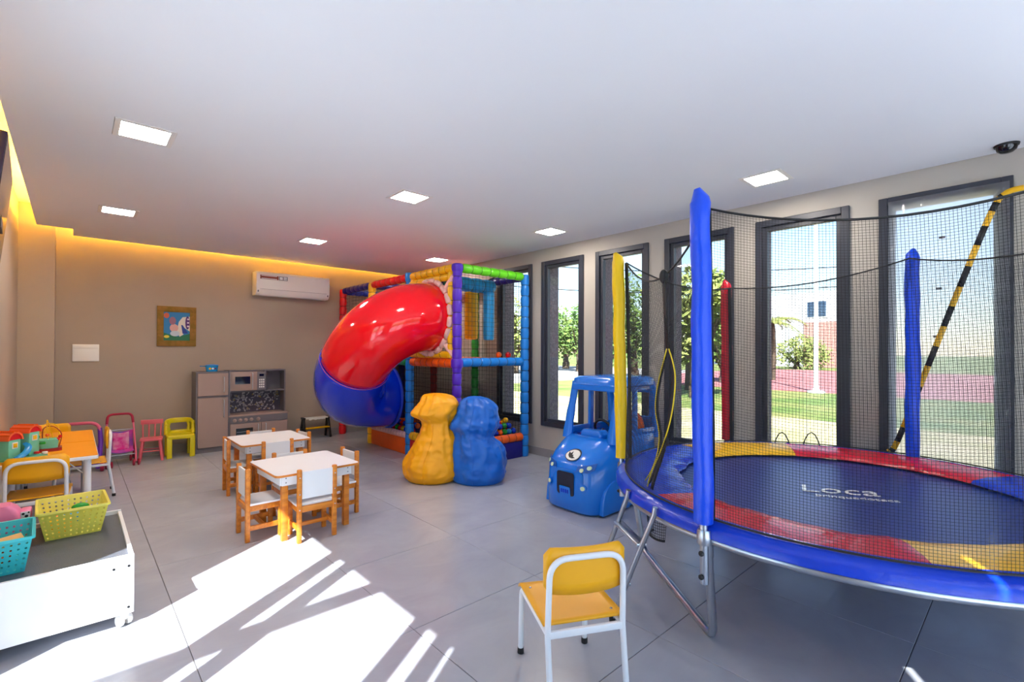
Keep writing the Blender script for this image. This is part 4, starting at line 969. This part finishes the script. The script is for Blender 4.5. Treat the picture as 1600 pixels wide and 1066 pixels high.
# slide mouth: yellow square frame and pale foam ring
for z_ in (DK+.075, PT-.12): foam('mouth_frame', (PXa-.01, PYs[0]+.11, z_), (PXa-.01, PYs[1]-.06, z_), 'yellow', .04, .16)
for y in (PYs[0]+.10, PYs[1]-.10): foam('mouth_frame', (PXa-.01, y, DK+.04), (PXa-.01, y, PT-.07), 'yellow', .04, .16)
rg = MB(); nseg = 20
for k in range(nseg):
    a0, a1 = 2*PI*k/nseg+.02, 2*PI*(k+1)/nseg-.02
    rg.tube([(PXa-.045, SC[0]+(SR+.025)*math.cos(a), SC[1]+(SR+.025)*math.sin(a)) for a in (a0, a0+.03, (a0+a1)/2, a1-.03, a1)], [.022, .032, .034, .032, .022], 8)
rg.build('mouth_ring', 'foam_pinkwhite', pg)
for sy in (-1, 1):
    for sz in (-1, 1):
        p0 = Vector((PXa-.03, SC[0]+sy*(SR+.03)*.72, SC[1]+sz*(SR+.03)*.72)); p1 = Vector((PXa-.02, SC[0]+sy*.46, SC[1]+sz*.44)); MB().tube([p0, p0.lerp(p1, .5), p1], [.026, .032, .026], 8).build('corner_brace', 'foam_pinkwhite', pg)
# tube slide: leaves the upper bay, turns half round and ends in the pit
PTH = [(3.09, 4.765, 1.685), (2.90, 4.765, 1.675), (2.70, 4.79, 1.62), (2.49, 4.92, 1.47), (2.39, 5.17, 1.23), (2.42, 5.47, .96), (2.56, 5.70, .79), (2.78, 5.79, .72), (3.06, 5.79, .70)]
pth = spline(PTH, 8); ks = int(len(pth)*.535)
def slide_tube(P, r, name, m, n=36):
    o = MB().tube(P, r, n, caps=False).build(name, m, pg, ang=80); md = o.modifiers.new('s', 'SOLIDIFY'); md.thickness = .012; md.offset = -1; return o
rr = [SR*.99]*3+[SR*.985]*200
s1 = slide_tube(pth[:ks+1], rr[:ks+1], 'slide_upper', 'slide_red'); s2 = slide_tube(pth[ks:], [SR*.985+.003]*3+[.405]*(len(pth[ks:])-3), 'slide_lower', 'slide_blue')
jc = pth[ks]; MB().tube([jc-(pth[ks+1]-jc).normalized()*.006, jc+(pth[ks+1]-jc).normalized()*.006], SR*1.008, 36, caps=False).build('slide_joint', 'pinkp', s1, ang=80)
MB().tube([(PXa-.035, 5.79+.405*math.cos(a), .70+.405*math.sin(a)) for a in [2*PI*k/40 for k in range(40)]], .02, 8, closed=True).build('mouth_ring', 'foam_blue', s2)
# hanging padded bags inside the upper bay
foam('padded_beam', (PXa+.10, 4.62, 2.10), (PXa+.80, 4.62, 2.10), 'cyan', .085, .2); MB().lathe([(.052, 0), (.066, .012), (.07, .1), (.07, .58), (.066, .64)], 18, Matrix.Translation((PXa+.74, 4.62, 1.43))).build('hanging_bag', 'foam_cyan', pg)
MB().lathe([(.06, 0), (.085, .012), (.09, .08), (.09, .54), (.085, .62), (.03, .64)], 18, Matrix.Translation((PXa+.78, 5.03, 1.45))).build('hanging_bag', 'foam_yellow', pg)
MB().tube([(PXa+.78, 5.03, 2.08), (PXa+.78, 5.265, 2.21)], .008, 6).build('strap', 'black', pg); MB().tube([(PXa+.15, 4.62, 2.18), (PXa+.15, 4.45, 2.21), (PXa+.15, 4.27, 2.215)], .008, 6).build('strap', 'black', pg); MB().tube([(PXa+.72, 4.62, 2.18), (PXa+.72, 4.45, 2.21), (PXa+.72, 4.27, 2.215)], .008, 6).build('strap', 'black', pg)
# balls
ball = MB().sphere((0, 0, 0), .036, 16, 10); bms = {}
rnd = random.Random(11); cols = ['red', 'blue', 'cyan', 'yellow', 'green', 'red', 'blue', 'orange']
spots = []
for i in range(12): spots.append((PXa+.14+i*.0725, PYs[0]+.10, .305+.004*(i % 2)))
for i in range(12): spots.append((PXa+.12+i*.0725, PYs[0]+.175, .330+.006*(i % 3)))
for i in range(12): spots.append((PXa+.15+i*.0725, PYs[0]+.25, .350+.008*(i % 2)))
for i in range(11): spots.append((PXa+.17+i*.0725, PYs[0]+.14, .372+.004*(i % 2)))
for i in (6, 8, 9, 10): spots.append((PXa+.14+i*.0725, PYs[0]+.215, .402))
spots.append((PXa+.865, PYs[0]+.165, .438))
for i in range(8):
    for j in range(2): spots.append((PXa+.115+j*.076, PYs[1]+.12+i*.077, .27+.055*j))
for i in range(8):
    for j in range(2): spots.append((PXa+.115+j*.076, PYs[0]+.33+i*.077, .30+.055*j))
for (x, y, z_) in spots:
    c = rnd.choice(cols)
    if c not in bms: bms[c] = ball.mesh('pit_ball'); bms[c].materials.append(M['pl_'+c])
    o = bpy.data.objects.new('pit_ball', bms[c]); COL.objects.link(o); o.location = (x, y, z_)
    tag(o, {'cyan': 'light blue'}.get(c, c)+' plastic ball heaped in the ball pit', 'ball', 'ball pit balls, '+c)
for k, (x, c) in enumerate(((3.835, 'orange'), (3.99, 'red'))):
    if c not in bms: bms[c] = ball.mesh('pit_ball'); bms[c].materials.append(M['pl_'+c])
    o = bpy.data.objects.new('pit_ball', bms[c]); COL.objects.link(o); o.location = (x, 4.42, DK+.035+.036); tag(o, c+' plastic ball lying on the upper deck', 'ball')

# ================================================================== BEAN BAGS
def beanbag(loc, rz, rings, m, label, seed, amp=.02):
    o_ = thing('bean_bag', label, 'bean bag', loc, rz, 'bean bags')
    R_ = spline([(z_, rx, ry) for z_, rx, ry, ox, oy in rings], 10); O_ = spline([(ox, oy, 0) for z_, rx, ry, ox, oy in rings], 10)
    Ls = []; n = 110
    for q, (a, c) in enumerate(zip(R_, O_)):
        L = []
        for k in range(n):
            th = 2*PI*k/n; d = Vector((math.cos(th), math.sin(th), 0)); p = Vector((a.y*d.x+c.x, a.z*d.y+c.y, a.x))
            nv = Vector((p.x*5, p.y*5, p.z*7))+Vector((seed, seed*.3, 0))
            f = (1-abs(noise.noise(nv))*2)+.6*(1-abs(noise.noise(nv*2.3+Vector((4, 2, seed))))*2.2); g = 1-abs(noise.noise(Vector((d.x*2.2, d.y*2.2, p.z*2.5))+Vector((0, seed, 3))))*2
            fade = min(1, p.z/.08)
            L.append(p+d*amp*fade*(f*.5+g*.8)); 
        Ls.append(L)
    MB().loops(Ls).build('cover', m, o_, ang=180)
    sm = MB()
    for s in (0, 1):
        k = (n//4)*(1+2*s); sm.tube([L[k]+Vector((0, (.002 if s == 0 else -.002), 0)) for L in Ls[3:-3]], .004, 5)
    sm.build('seam', m, o_); return o_
beanbag((2.672, 4.09, 0), math.radians(-48), [(0, .20, .17, -.01, 0), (.015, .235, .195, -.01, 0), (.10, .262, .215, -.01, 0), (.22, .252, .205, -.005, 0), (.34, .205, .17, .03, 0), (.46, .165, .14, .055, 0), (.56, .140, .125, .06, 0), (.60, .150, .13, .055, 0), (.66, .205, .155, .02, -.02), (.72, .195, .15, .035, -.02), (.79, .165, .125, .06, -.01), (.85, .12, .09, .05, 0), (.872, .04, .03, .05, 0)], 'bean_yellow', 'yellow vinyl bean bag slumped against the blue one', 2, .027)
beanbag((2.985, 3.752, 0), math.radians(-48), [(0, .20, .17, 0, 0), (.015, .235, .19, 0, 0), (.12, .25, .205, .01, 0), (.25, .245, .20, .01, 0), (.36, .23, .185, -.005, 0), (.44, .175, .15, -.03, -.01), (.49, .19, .15, -.035, -.01), (.56, .225, .165, -.03, -.02), (.66, .195, .15, -.01, -.01), (.76, .160, .125, .0, 0), (.82, .105, .08, -.02, 0), (.845, .04, .03, -.02, 0)], 'bean_blue', 'blue vinyl bean bag in front of the ball pit', 9, .027)

# ================================================================== BLUE TOY CAR
car = thing('toy_car', 'blue plastic ride-in toy car with orange seat beside the trampoline', 'toy car', (3.44, 2.56, 0), math.radians(180))
def cl(z_, xf, xr, hw_, pw=3.2, n=40, zt=0, yoff=0):
    L = []
    for k in range(n):
        a = 2*PI*k/n; c, s = math.cos(a), math.sin(a); cx_ = (xf+xr)/2; ax = (xf-xr)/2
        x = cx_+ax*math.copysign(abs(c)**(2/pw), c); y = hw_*math.copysign(abs(s)**(2/pw), s)
        L.append(Vector((x, y, z_+zt*max(0, (cx_-x))/ax*.0)))
    return L
MB().loops([cl(.012, .47, -.50, .275, 5), cl(.03, .49, -.515, .29, 4.6), cl(.18, .50, -.52, .30, 4.2), cl(.34, .492, -.52, .30, 4.0), cl(.40, .47, -.52, .298, 3.8), cl(.455, .425, -.52, .292, 3.8), cl(.51, .35, -.515, .282, 4.0), cl(.56, .255, -.51, .272, 4.6), cl(.578, .225, -.505, .262, 5), cl(.572, .165, -.48, .225, 5), cl(.52, .150, -.47, .215, 5), cl(.20, .14, -.46, .21, 5)], capb=True, capt=True).build('body', 'car', car, ang=50)
for s in (-1, 1):
    MB().tube(spline([(.20, s*.238, .54), (.165, s*.238, .72), (.115, s*.236, .92), (.09, s*.234, 1.03)], 4), [.05]*3+[.042]*3+[.036]*7, 10, flat=.75).build('front_pillar', 'car', car)
    MB().tube(spline([(-.46, s*.238, .53), (-.45, s*.238, .8), (-.40, s*.232, 1.03)], 4), .036, 10, flat=.8).build('rear_pillar', 'car', car)
    MB().bar((-.13, s*.240, .50), (-.13, s*.234, 1.02), .035, .05, (1, 0, 0)).build('door_pillar', 'car', car, bevel=.01)
    MB().bar((.17, s*.245, .60), (-.46, s*.245, .60), .03, .06).build('door_sill', 'car', car, bevel=.01)
    MB().bar((.10, s*.236, .985), (-.42, s*.236, .985), .03, .05).build('window_header', 'car', car, bevel=.01)
    for x in (.22, -.30):        # fenders close over the small wheels
        fpo = [(.175*math.cos(a), .10+.17*math.sin(a)) for a in [PI*k/20 for k in range(21)]]+[(-.185, .015), (.185, .015)]
        fen = MB().prism(fpo, -.02, .022, Matrix.Translation((x, s*.283, .0)) @ Matrix.Rotation(PI/2, 4, 'X')).build('fender', 'car', car, bevel=.008)
        MB().lathe([(.02, -.03), (.06, -.03), (.065, -.02), (.065, .02), (.06, .03), (.02, .03)], 20, Matrix.Translation((x, s*.20, .065)) @ Matrix.Rotation(PI/2, 4, 'X')).build('wheel', 'black', car)
MB().loops([cl(.995, .13, -.46, .255, 6), cl(1.01, .15, -.47, .272, 6), cl(1.06, .14, -.465, .268, 6), cl(1.078, .11, -.44, .245, 5), cl(1.085, .03, -.36, .16, 4)]).build('roof', 'car', car, ang=50)
MB().bar((.125, -.235, .99), (.125, .235, .99), .04, .06).build('windshield_header', 'car', car, bevel=.012)
MB().box(-.52, -.485, -.20, .20, .55, .70).build('tail_panel', 'car', car, bevel=.015)
for s in (-1, 1): MB().tube(rounded([(-.50, s*.13, .60), (-.56, s*.13, .70), (-.56, s*.13, .96), (-.46, s*.13, 1.0)], .04, 4), .016, 8).build('push_handle_bar', 'car', car)
MB().tube([(-.56, -.15, .93), (-.56, .15, .93)], .02, 10).build('push_handle', 'car', car)
# seat
MB().loops([[Vector((-.36+.05*(z_-.3)*-1.2, y_, zz_)) for y_, zz_ in [(w_*math.cos(2*PI*k/28), .54+.215*math.sin(2*PI*k/28)) for k in range(28)]] for z_, w_ in ((0, .0),)]) if False else None
sm = Matrix(((0, 0, 1, -.40), (1, 0, 0, 0), (0, 1, 0, .56), (0, 0, 0, 1)))
arch_p = [(.175*math.copysign(abs(math.cos(a))**.7, math.cos(a)), .20*math.copysign(abs(math.sin(a))**.8, math.sin(a))) for a in [2*PI*k/32 for k in range(32)]]
MB().prism(arch_p, 0, .07, sm).build('seat_back', 'pl_orange', car, bevel=.02)
MB().box(-.36, -.08, -.17, .17, .28, .36).build('seat', 'pl_orange', car, bevel=.02)
MB().tube([(-.005+.03*math.cos(a), .09*math.sin(a), .615+.085*math.cos(a)) for a in [2*PI*k/24 for k in range(24)]], .012, 8, closed=True).build('steering_wheel', 'black', car)
MB().tube([(-.005, 0, .615), (.14, 0, .53)], .014, 8).build('steering_column', 'black', car)
MB().loops([[Vector((x, y, z_)) for x, y in [(.12+a, b) for a, b in rrect(.12-.02*q, .24-.05*q, .03)]] for q, z_ in ((0, .555), (0, .60), (1, .628))]).build('dash_hump', 'car', car, bevel=.008)
# front details
def onfront(y, z_):   # x of the nose at a given width and height
    tb = [(.02, .46), (.18, .50), (.34, .495), (.40, .475), (.455, .43), (.51, .35), (.56, .25)]
    for (za, xa), (zb, xb) in zip(tb, tb[1:]):
        if za <= z_ <= zb: xf = xa+(xb-xa)*(z_-za)/(zb-za); break
    else: xf = .46
    return -.01+(xf+.01)*(1-abs(y/.30)**4.1)**(1/4.1)
def decal(name, pts, m, off=.004, thick=.006, parent=car):
    a = [Vector((onfront(y, z_)+off, y, z_)) for y, z_ in pts]; b = [p-Vector((thick, 0, 0)) for p in a]
    return MB().loops([b, a]).build(name, m, parent)
rr_ = lambda cy, cz, w_, h_, r: [(cy+a, cz+b) for a, b in rrect(w_, h_, r, 3)]
decal('bumper_panel', rr_(0, .215, .34, .27, .04), 'car', .007); g_ = decal('grille', rr_(0, .235, .175, .185, .02), 'car_dark', .010)
decal('number_plate', rr_(0, .175, .11, .075, .008), 'car', .015, .006, g_)
for k in range(4): decal('plate_mark', rr_(-.033+.022*k, .175, .012, .03, .003), 'pl_blue', .017, .004, g_)
for s in (-1, 1):
    hl = decal('fog_lamp', rr_(s*.175, .225, .055, .055, .026), 'car', .014); decal('lens', rr_(s*.175, .225, .034, .034, .0165), 'lens', .018, .005, hl)
    pb = decal('headlight', [(s*a, b) for a, b in ((.115, .385), (.20, .405), (.245, .42), (.24, .37), (.20, .345), (.10, .342))][::s], 'car_trim', .005)
    for q, (a, b) in enumerate(((.155, .362), (.21, .385))): decal('lens', rr_(s*a, b, .030, .030, .014), 'lens', .013, .008, pb)
    decal('cheek_line', rr_(s*.165, .11, .13, .012, .005), 'car', .010)
def ellp(cy, cz, a, b, n=24, rot=0): return [(cy+a*math.cos(2*PI*k/n)*math.cos(rot)-b*math.sin(2*PI*k/n)*math.sin(rot), cz+a*math.cos(2*PI*k/n)*math.sin(rot)+b*math.sin(2*PI*k/n)*math.cos(rot)) for k in range(n)]
em = decal('emblem', ellp(.02, .455, .075, .042), 'black', .004, .006); decal('emblem_face', ellp(.02, .455, .067, .035), 'plastic_white', .007, .006, em)
decal('emblem_mark', [(.055, .44), (.03, .434), (.0, .436), (-.02, .452), (-.03, .475), (-.008, .462), (.004, .478), (.012, .456), (.03, .458), (.022, .448)][::-1], 'black', .0095, .006, em)
MB().tube([(.13, .3005, .33), (.10, .3015, .40), (.13, .3015, .44), (.16, .3005, .42), (.15, .3005, .39)], .0025, 6).build('side_marking', 'plastic_white', car)
# ================================================================== TRAMPOLINE
def ray(u, v): return fw+rt*((u-800)/F)+up*((CY-v)/F)
def on_z(u, v, z_): r = ray(u, v); return Vector((0, 0, H))+r*((z_-H)/r.z)
def on_x(u, v, x): r = ray(u, v); return Vector((0, 0, H))+r*(x/r.x)
TC = Vector((3.06, .72, 0)); TR = 1.14; ZR = .560; ZP = .600
tp = thing('trampoline', 'round trampoline with coloured edge pads and black safety net', 'trampoline', (0, 0, 0))
def tpt(deg, r, z_): a = math.radians(deg); return TC+Vector((r*math.cos(a), r*math.sin(a), z_))
MB().tube([tpt(k*3.75, TR+.006, ZR-.026) for k in range(96)], .019, 10, closed=True).build('frame_ring', 'steel', tp)
jm = MB(); jm.loops([[tpt(k*3.75, r_, z_) for k in range(96)] for r_, z_ in ((.86, ZR-.004), (.86, ZR), (.6, ZR-.006), (.3, ZR-.012), (.02, ZR-.014))], capb=False, capt=True)
jmo = jm.build('jump_mat', 'jump', tp, ang=60)
sp = MB()
for k in range(60):
    d = k*6+3; sp.tube([tpt(d, .855, ZR-.006), tpt(d, TR-.012, ZR-.004)], .006, 5)
sp.build('spring', 'steel', tp, kind='stuff')
segs = [(75, 151, 'pad_blue'), (151, 207, 'pad_red'), (207, 265, 'pad_yellow'), (265, 323, 'pad_blue'), (323, 391, 'pad_red'), (391, 435, 'pad_yellow')]
for a0, a1, m_ in segs:
    n = max(8, int((a1-a0)/2.2)); Ls = []
    for i in range(n+1):
        d = a0+(a1-a0)*i/n; w_ = .012*noise.noise(Vector((d*.12, 0, 0)))+.006*noise.noise(Vector((d*.5, 5, 0)))
        q = .8+.02*noise.noise(Vector((d*.09, 9, 0)))
        Ls.append([tpt(d, q, ZP-.028), tpt(d, q+.01, ZP-.012+w_*.5), tpt(d, .90, ZP+.004+w_), tpt(d, 1.02, ZP+.008+w_*1.2), tpt(d, TR-.045, ZP+.006), tpt(d, TR-.04, ZP-.004), tpt(d, 1.0, ZP-.014+w_*.4), tpt(d, .88, ZP-.02)])
    MB().loops(Ls).build('edge_pad', m_, tp, ang=50)
MB().loops([[tpt(k*3, r_+.006*noise.noise(Vector((k*.5, z_*20, 2))), z_) for k in range(120)] for r_, z_ in ((TR-.05, ZP+.010), (TR+.010, ZP-.002), (TR+.030, ZP-.02), (TR+.032, ZR-.012), (TR+.027, ZR-.012), (TR+.024, ZP-.022), (TR+.004, ZP-.012), (TR-.05, ZP-.002))], closed=True).build('pad_skirt', 'pad_blue', tp, ang=60)
txt = Matrix.Translation((3.015, .70, ZR-.0105)) @ Matrix.Rotation(math.atan2(rt.y, rt.x)-.28, 4, 'Z')
text_obj('Loca', .20, 'mat_print', 'plastic_white', jmo, txt, .0008, .25); text_obj('brinquedoteca', .065, 'mat_print', 'plastic_white', jmo, txt @ Matrix.Translation((.05, -.085, 0)), .0008, .25)
# poles with padded sleeves
POLE = [(170.7, 1.955, 'blue'), (110.7, 1.94, 'yellow'), (50.7, 1.86, 'red'), (-9.3, 1.985, 'blue'), (-69.3, 1.94, 'yellow'), (-129.3, 1.94, 'red')]
tops = []
for k, (d, zt, c) in enumerate(POLE):
    rp = TR+.032+(0 if k != 3 else -.085); rq = rp+(.03 if k != 3 else -.005)
    b0, b1 = tpt(d, rp, ZR-.20), tpt(d, rq, zt-.03)
    pl = MB().tube([b0, b1], .017, 10).build('pole', 'steel', tp)
    sp_ = []; rad = []; N = 22; z0 = ZP+.01
    for i in range(N+1):
        f = i/N; p = b0.lerp(b1, ((z0-b0.z)+(zt-.05-z0)*f)/(b1.z-b0.z)); p += Vector((noise.noise(Vector((f*6, d, 0))), noise.noise(Vector((f*6, d, 4))), 0))*.006
        sp_.append(p); rad.append(.040+.005*noise.noise(Vector((f*9, d, 7))))
    sp_.append(b1+Vector((0, 0, .0))); rad.append(.036)
    rd = Vector((math.cos(math.radians(d)), math.sin(math.radians(d)), 0))
    sp_.append(b1+rd*.02+Vector((0, 0, .04))); rad.append(.012)
    MB().tube(sp_, rad, 14).build('sleeve', 'sleeve_'+c, pl, ang=60)
    MB().lathe([(.028, 0), (.03, .01), (.03, .05), (.026, .06)], 12, Matrix.Translation(tpt(d, rp, ZR-.04))).build('clamp', 'black' if k == 3 else 'steel', pl)
    bo = MB()
    for z_ in (ZR-.075, ZR-.17): bo.lathe([(.011, 0), (.011, .008), (.006, .014)], 10, Matrix.Translation(tpt(d, rp+.017, z_)) @ Matrix.Rotation(math.radians(d), 4, 'Z') @ Matrix.Rotation(PI/2, 4, 'Y'))
    bo.build('bolt', 'black', pl); tops.append(tpt(d, rq-.055, zt-.06))
# safety net
NS = 104; NV = 112
def nettop(k, s):
    a, b = tops[k], tops[(k+1) % 6]; p = a.lerp(b, s); sag = [.20, .07, .06, .07, .07, .10][k]
    return p-Vector((0, 0, sag*4*s*(1-s)))
def netpt(k, s, f):
    d = POLE[k][0]-60*s; b = tpt(d, TR-.02, ZP+.012); t_ = nettop(k, s)
    g = f; p = b.lerp(t_, g); q = tpt(d, TR-.02, p.z); mixw = (1-f)**1.5
    return Vector((p.x*(1-mixw)+q.x*mixw, p.y*(1-mixw)+q.y*mixw, p.z))
net = MB()
for k in range(6):
    for i in range(NS):
        s = i/NS; net.tube([netpt(k, s, f) for f in (0, .2, .4, .6, .8, 1)], .0007, 3, caps=False)
    for j in range(NV):
        net.tube([netpt(k, s/12, j/NV) for s in range(13)], .0007, 3, caps=False)
net.build('safety_net', 'net', tp, smooth=False, fixn=False, kind='stuff')
rp_ = MB()
for k in range(6): rp_.tube([nettop(k, s/16) for s in range(17)], .005, 6)
rp_.build('top_rope', 'black', tp)
hm = MB()
for k in range(6): hm.tube([netpt(k, s/16, 0) for s in range(17)], .0045, 6)
hm.build('net_hem', 'black', tp)
for k in (0, 1, 2, 4, 5): MB().tube([netpt(k, 0, f/12) for f in range(13)], .013, 8, flat=.35).build('net_edge', 'net', tp)
# zipped entrance between the blue and yellow poles
e0, e1 = tops[0], tops[1]; nrm = Vector((e1.y-e0.y, -(e1.x-e0.x), 0)).normalized()
if nrm.dot(TC-e0) > 0: nrm = -nrm
def on_e(u, v, off=.03): r = ray(u, v); o = Vector((0, 0, H)); p0 = e0+nrm*off; return o+r*((p0-o).dot(nrm)/r.dot(nrm))
def ribbon(name, px, wd, m, off, parent=tp):
    P = spline([on_e(u, v, off) for u, v in px], 6); side = (e1-e0).normalized(); mb = MB()
    vs_ = [];
    for p in P: vs_ += [p-side*wd/2, p+side*wd/2]
    mb.add(vs_, [(2*i, 2*i+1, 2*i+3, 2*i+2) for i in range(len(P)-1)])
    o = mb.build(name, m, parent); md = o.modifiers.new('s', 'SOLIDIFY'); md.thickness = .003; md.offset = 0; return o
ribbon('door_strip', [(1037, 434), (1039, 470), (1041, 510), (1044, 545)], .045, 'black', .03)
MB().sphere(on_e(1037, 432, .03), .022, 10, 8, (1, 1, 1.6)).build('rope_knot', 'black', tp)
fl1 = ribbon('door_flap', [(1043, 545), (1030, 600), (1027, 640), (1033, 690), (1022, 740), (1000, 768), (978, 772)], .035, 'black', .05)
ribbon('zip_edge', [(1042, 545), (1028, 600), (1024, 640), (1030, 688), (1018, 735), (996, 762), (972, 768)], .010, 'zip_yellow', .056, fl1)
fl2 = ribbon('door_flap', [(1045, 545), (1052, 590), (1046, 650), (1038, 700), (1022, 750), (1012, 795)], .035, 'black', .07)
ribbon('zip_edge', [(1045, 545), (1055, 588), (1049, 650), (1034, 700), (1014, 750), (1007, 793)], .010, 'zip_yellow', .076, fl2)
# shoe pouch under the ring
pc_ = on_z(1030, 805, .50); po = MB(); sd = (e1-e0).normalized()
for i in range(19):
    a = PI*i/18
    po.tube([pc_+sd*.10*math.cos(a)*(1-.25*q)+nrm*(.06*math.sin(a)*(1-.3*q))+Vector((0, 0, .04-.14*q)) for q in (0, .25, .5, .75, 1)], .0015, 3, caps=False)
for q in [k/10 for k in range(11)]:
    po.tube([pc_+sd*.10*math.cos(PI*i/12)*(1-.25*q)+nrm*(.06*math.sin(PI*i/12)*(1-.3*q))+Vector((0, 0, .04-.14*q)) for i in range(13)], .0015, 3, caps=False)
po.tube([pc_+sd*.10*math.cos(PI*i/12)*.75+nrm*(.06*math.sin(PI*i/12)*.7)+Vector((0, 0, -.10)) for i in range(13)], .006, 6)
po.tube([pc_+sd*.10*math.cos(PI*i/12)+nrm*(.06*math.sin(PI*i/12))+Vector((0, 0, .04)) for i in range(13)], .006, 6)
po.build('shoe_pouch', 'net', tp)
# U-shaped legs
def uleg(d0, d1, f0, f1):
    a, b = tpt(d0, TR-.03, ZR-.01), tpt(d1, TR-.03, ZR-.01)
    MB().tube(rounded([a, f0, f1, b], .07, 6), .0185, 10).build('leg', 'steel', tp)
    for p, q in ((a, f0), (b, f1)): MB().tube([p, p.lerp(q, .22)], .0225, 10).build('leg_socket', 'steel', tp)
zf = Vector((0, 0, .02))
uleg(169, 113, Vector((2.13, .975, .0195)), Vector((2.72, 1.70, .0195)))
uleg(48, -8, tpt(46, .98, .0195), tpt(-6, .98, .0195)); uleg(-72, -128, tpt(-74, .98, .0195), tpt(-126, .98, .0195))
# ladder
ld = thing('trampoline_ladder', 'grey steel ladder leaning on the trampoline edge behind the yellow chair', 'ladder', (0, 0, 0))
fA, fC = Vector((2.16, 1.66, .012)), Vector((1.93, 1.38, .012)); tA, tC = on_z(982, 772, .575), on_z(1024, 800, .575)
out = -nrm if (-nrm).dot(fA-tA) > 0 else nrm
tA = tA+out*.0; tC = tC+out*.0
for f_, t_ in ((fA, tA), (fC, tC)):
    MB().tube([f_, f_.lerp(t_, .97), t_+Vector((0, 0, .02))], .0125, 10).build('rail', 'steel', ld)
    MB().lathe([(.015, 0), (.016, .03)], 10, Matrix.Translation((f_.x, f_.y, 0))).build('foot', 'black', ld)
for q in (.33, .70): MB().bar(fA.lerp(tA, q), fC.lerp(tC, q), .05, .014).build('rung', 'steel', ld, bevel=.003)
# ================================================================== FILM AND TAPE OVER THE FIRST WINDOW
fm = thing('plastic_film', 'creased clear plastic film taped over the window beside the trampoline', 'plastic film', (0, 0, 0))
xf = XR-.034
o = MB().surf(lambda u, v: Vector((xf+.006*noise.noise(Vector((u*5, v*3, 0)))+.003*noise.noise(Vector((u*22, v*5, 3))), .095+.60*u, .47+1.90*v)), 36, 50).build('sheet', 'film', fm, ang=180)
tapes = MB()
for u_, v_ in ((1472, 371), (1467, 451), (1463, 526)):
    p = on_x(u_, v_, xf-.010); tapes.box(p.x-.001, p.x+.001, p.y-.016, p.y+.016, p.z-.008, p.z+.008)
tapes.build('tape_piece', 'grey_lam', fm, smooth=False)
wt = thing('warning_tape', 'yellow and black warning tape stretched across the film-covered window', 'warning tape', (0, 0, 0))
P = [on_x(u, v, xf-.016) for u, v in ((1388, 706), (1402, 690), (1450, 572), (1500, 448), (1550, 330), (1572, 302), (1600, 293))]
P = spline(P, 8)
def strip(P, wd, m, name, off=0):
    vs_ = []
    for i, p in enumerate(P):
        t_ = (P[min(i+1, len(P)-1)]-P[max(i-1, 0)]).normalized(); s_ = Vector((1, 0, 0)).cross(t_).normalized()
        vs_ += [p-s_*wd/2-Vector((off, 0, 0)), p+s_*wd/2-Vector((off, 0, 0))]
    o = MB().add(vs_, [(2*i, 2*i+1, 2*i+3, 2*i+2) for i in range(len(P)-1)]).build(name, m, wt); md = o.modifiers.new('s', 'SOLIDIFY'); md.thickness = .001; md.offset = 0; return o
strip(P, .034, 'pad_yellow', 'tape_band')
for i in range(4, len(P)-9, 4): strip([P[i]+Vector((0, 0, .0)), P[i].lerp(P[i+1], 1), P[i+2]], .034, 'black', 'black_stripe', .0015)

# tiny fixings that cannot be picked apart singly
for o in bpy.data.objects:
    if o.type == 'MESH' and o.parent and o.name.split('.')[0] in ('screw', 'screw_hole', 'rivet', 'bolt', 'button', 'spot', 'tape_piece', 'seam'): o['kind'] = 'stuff'
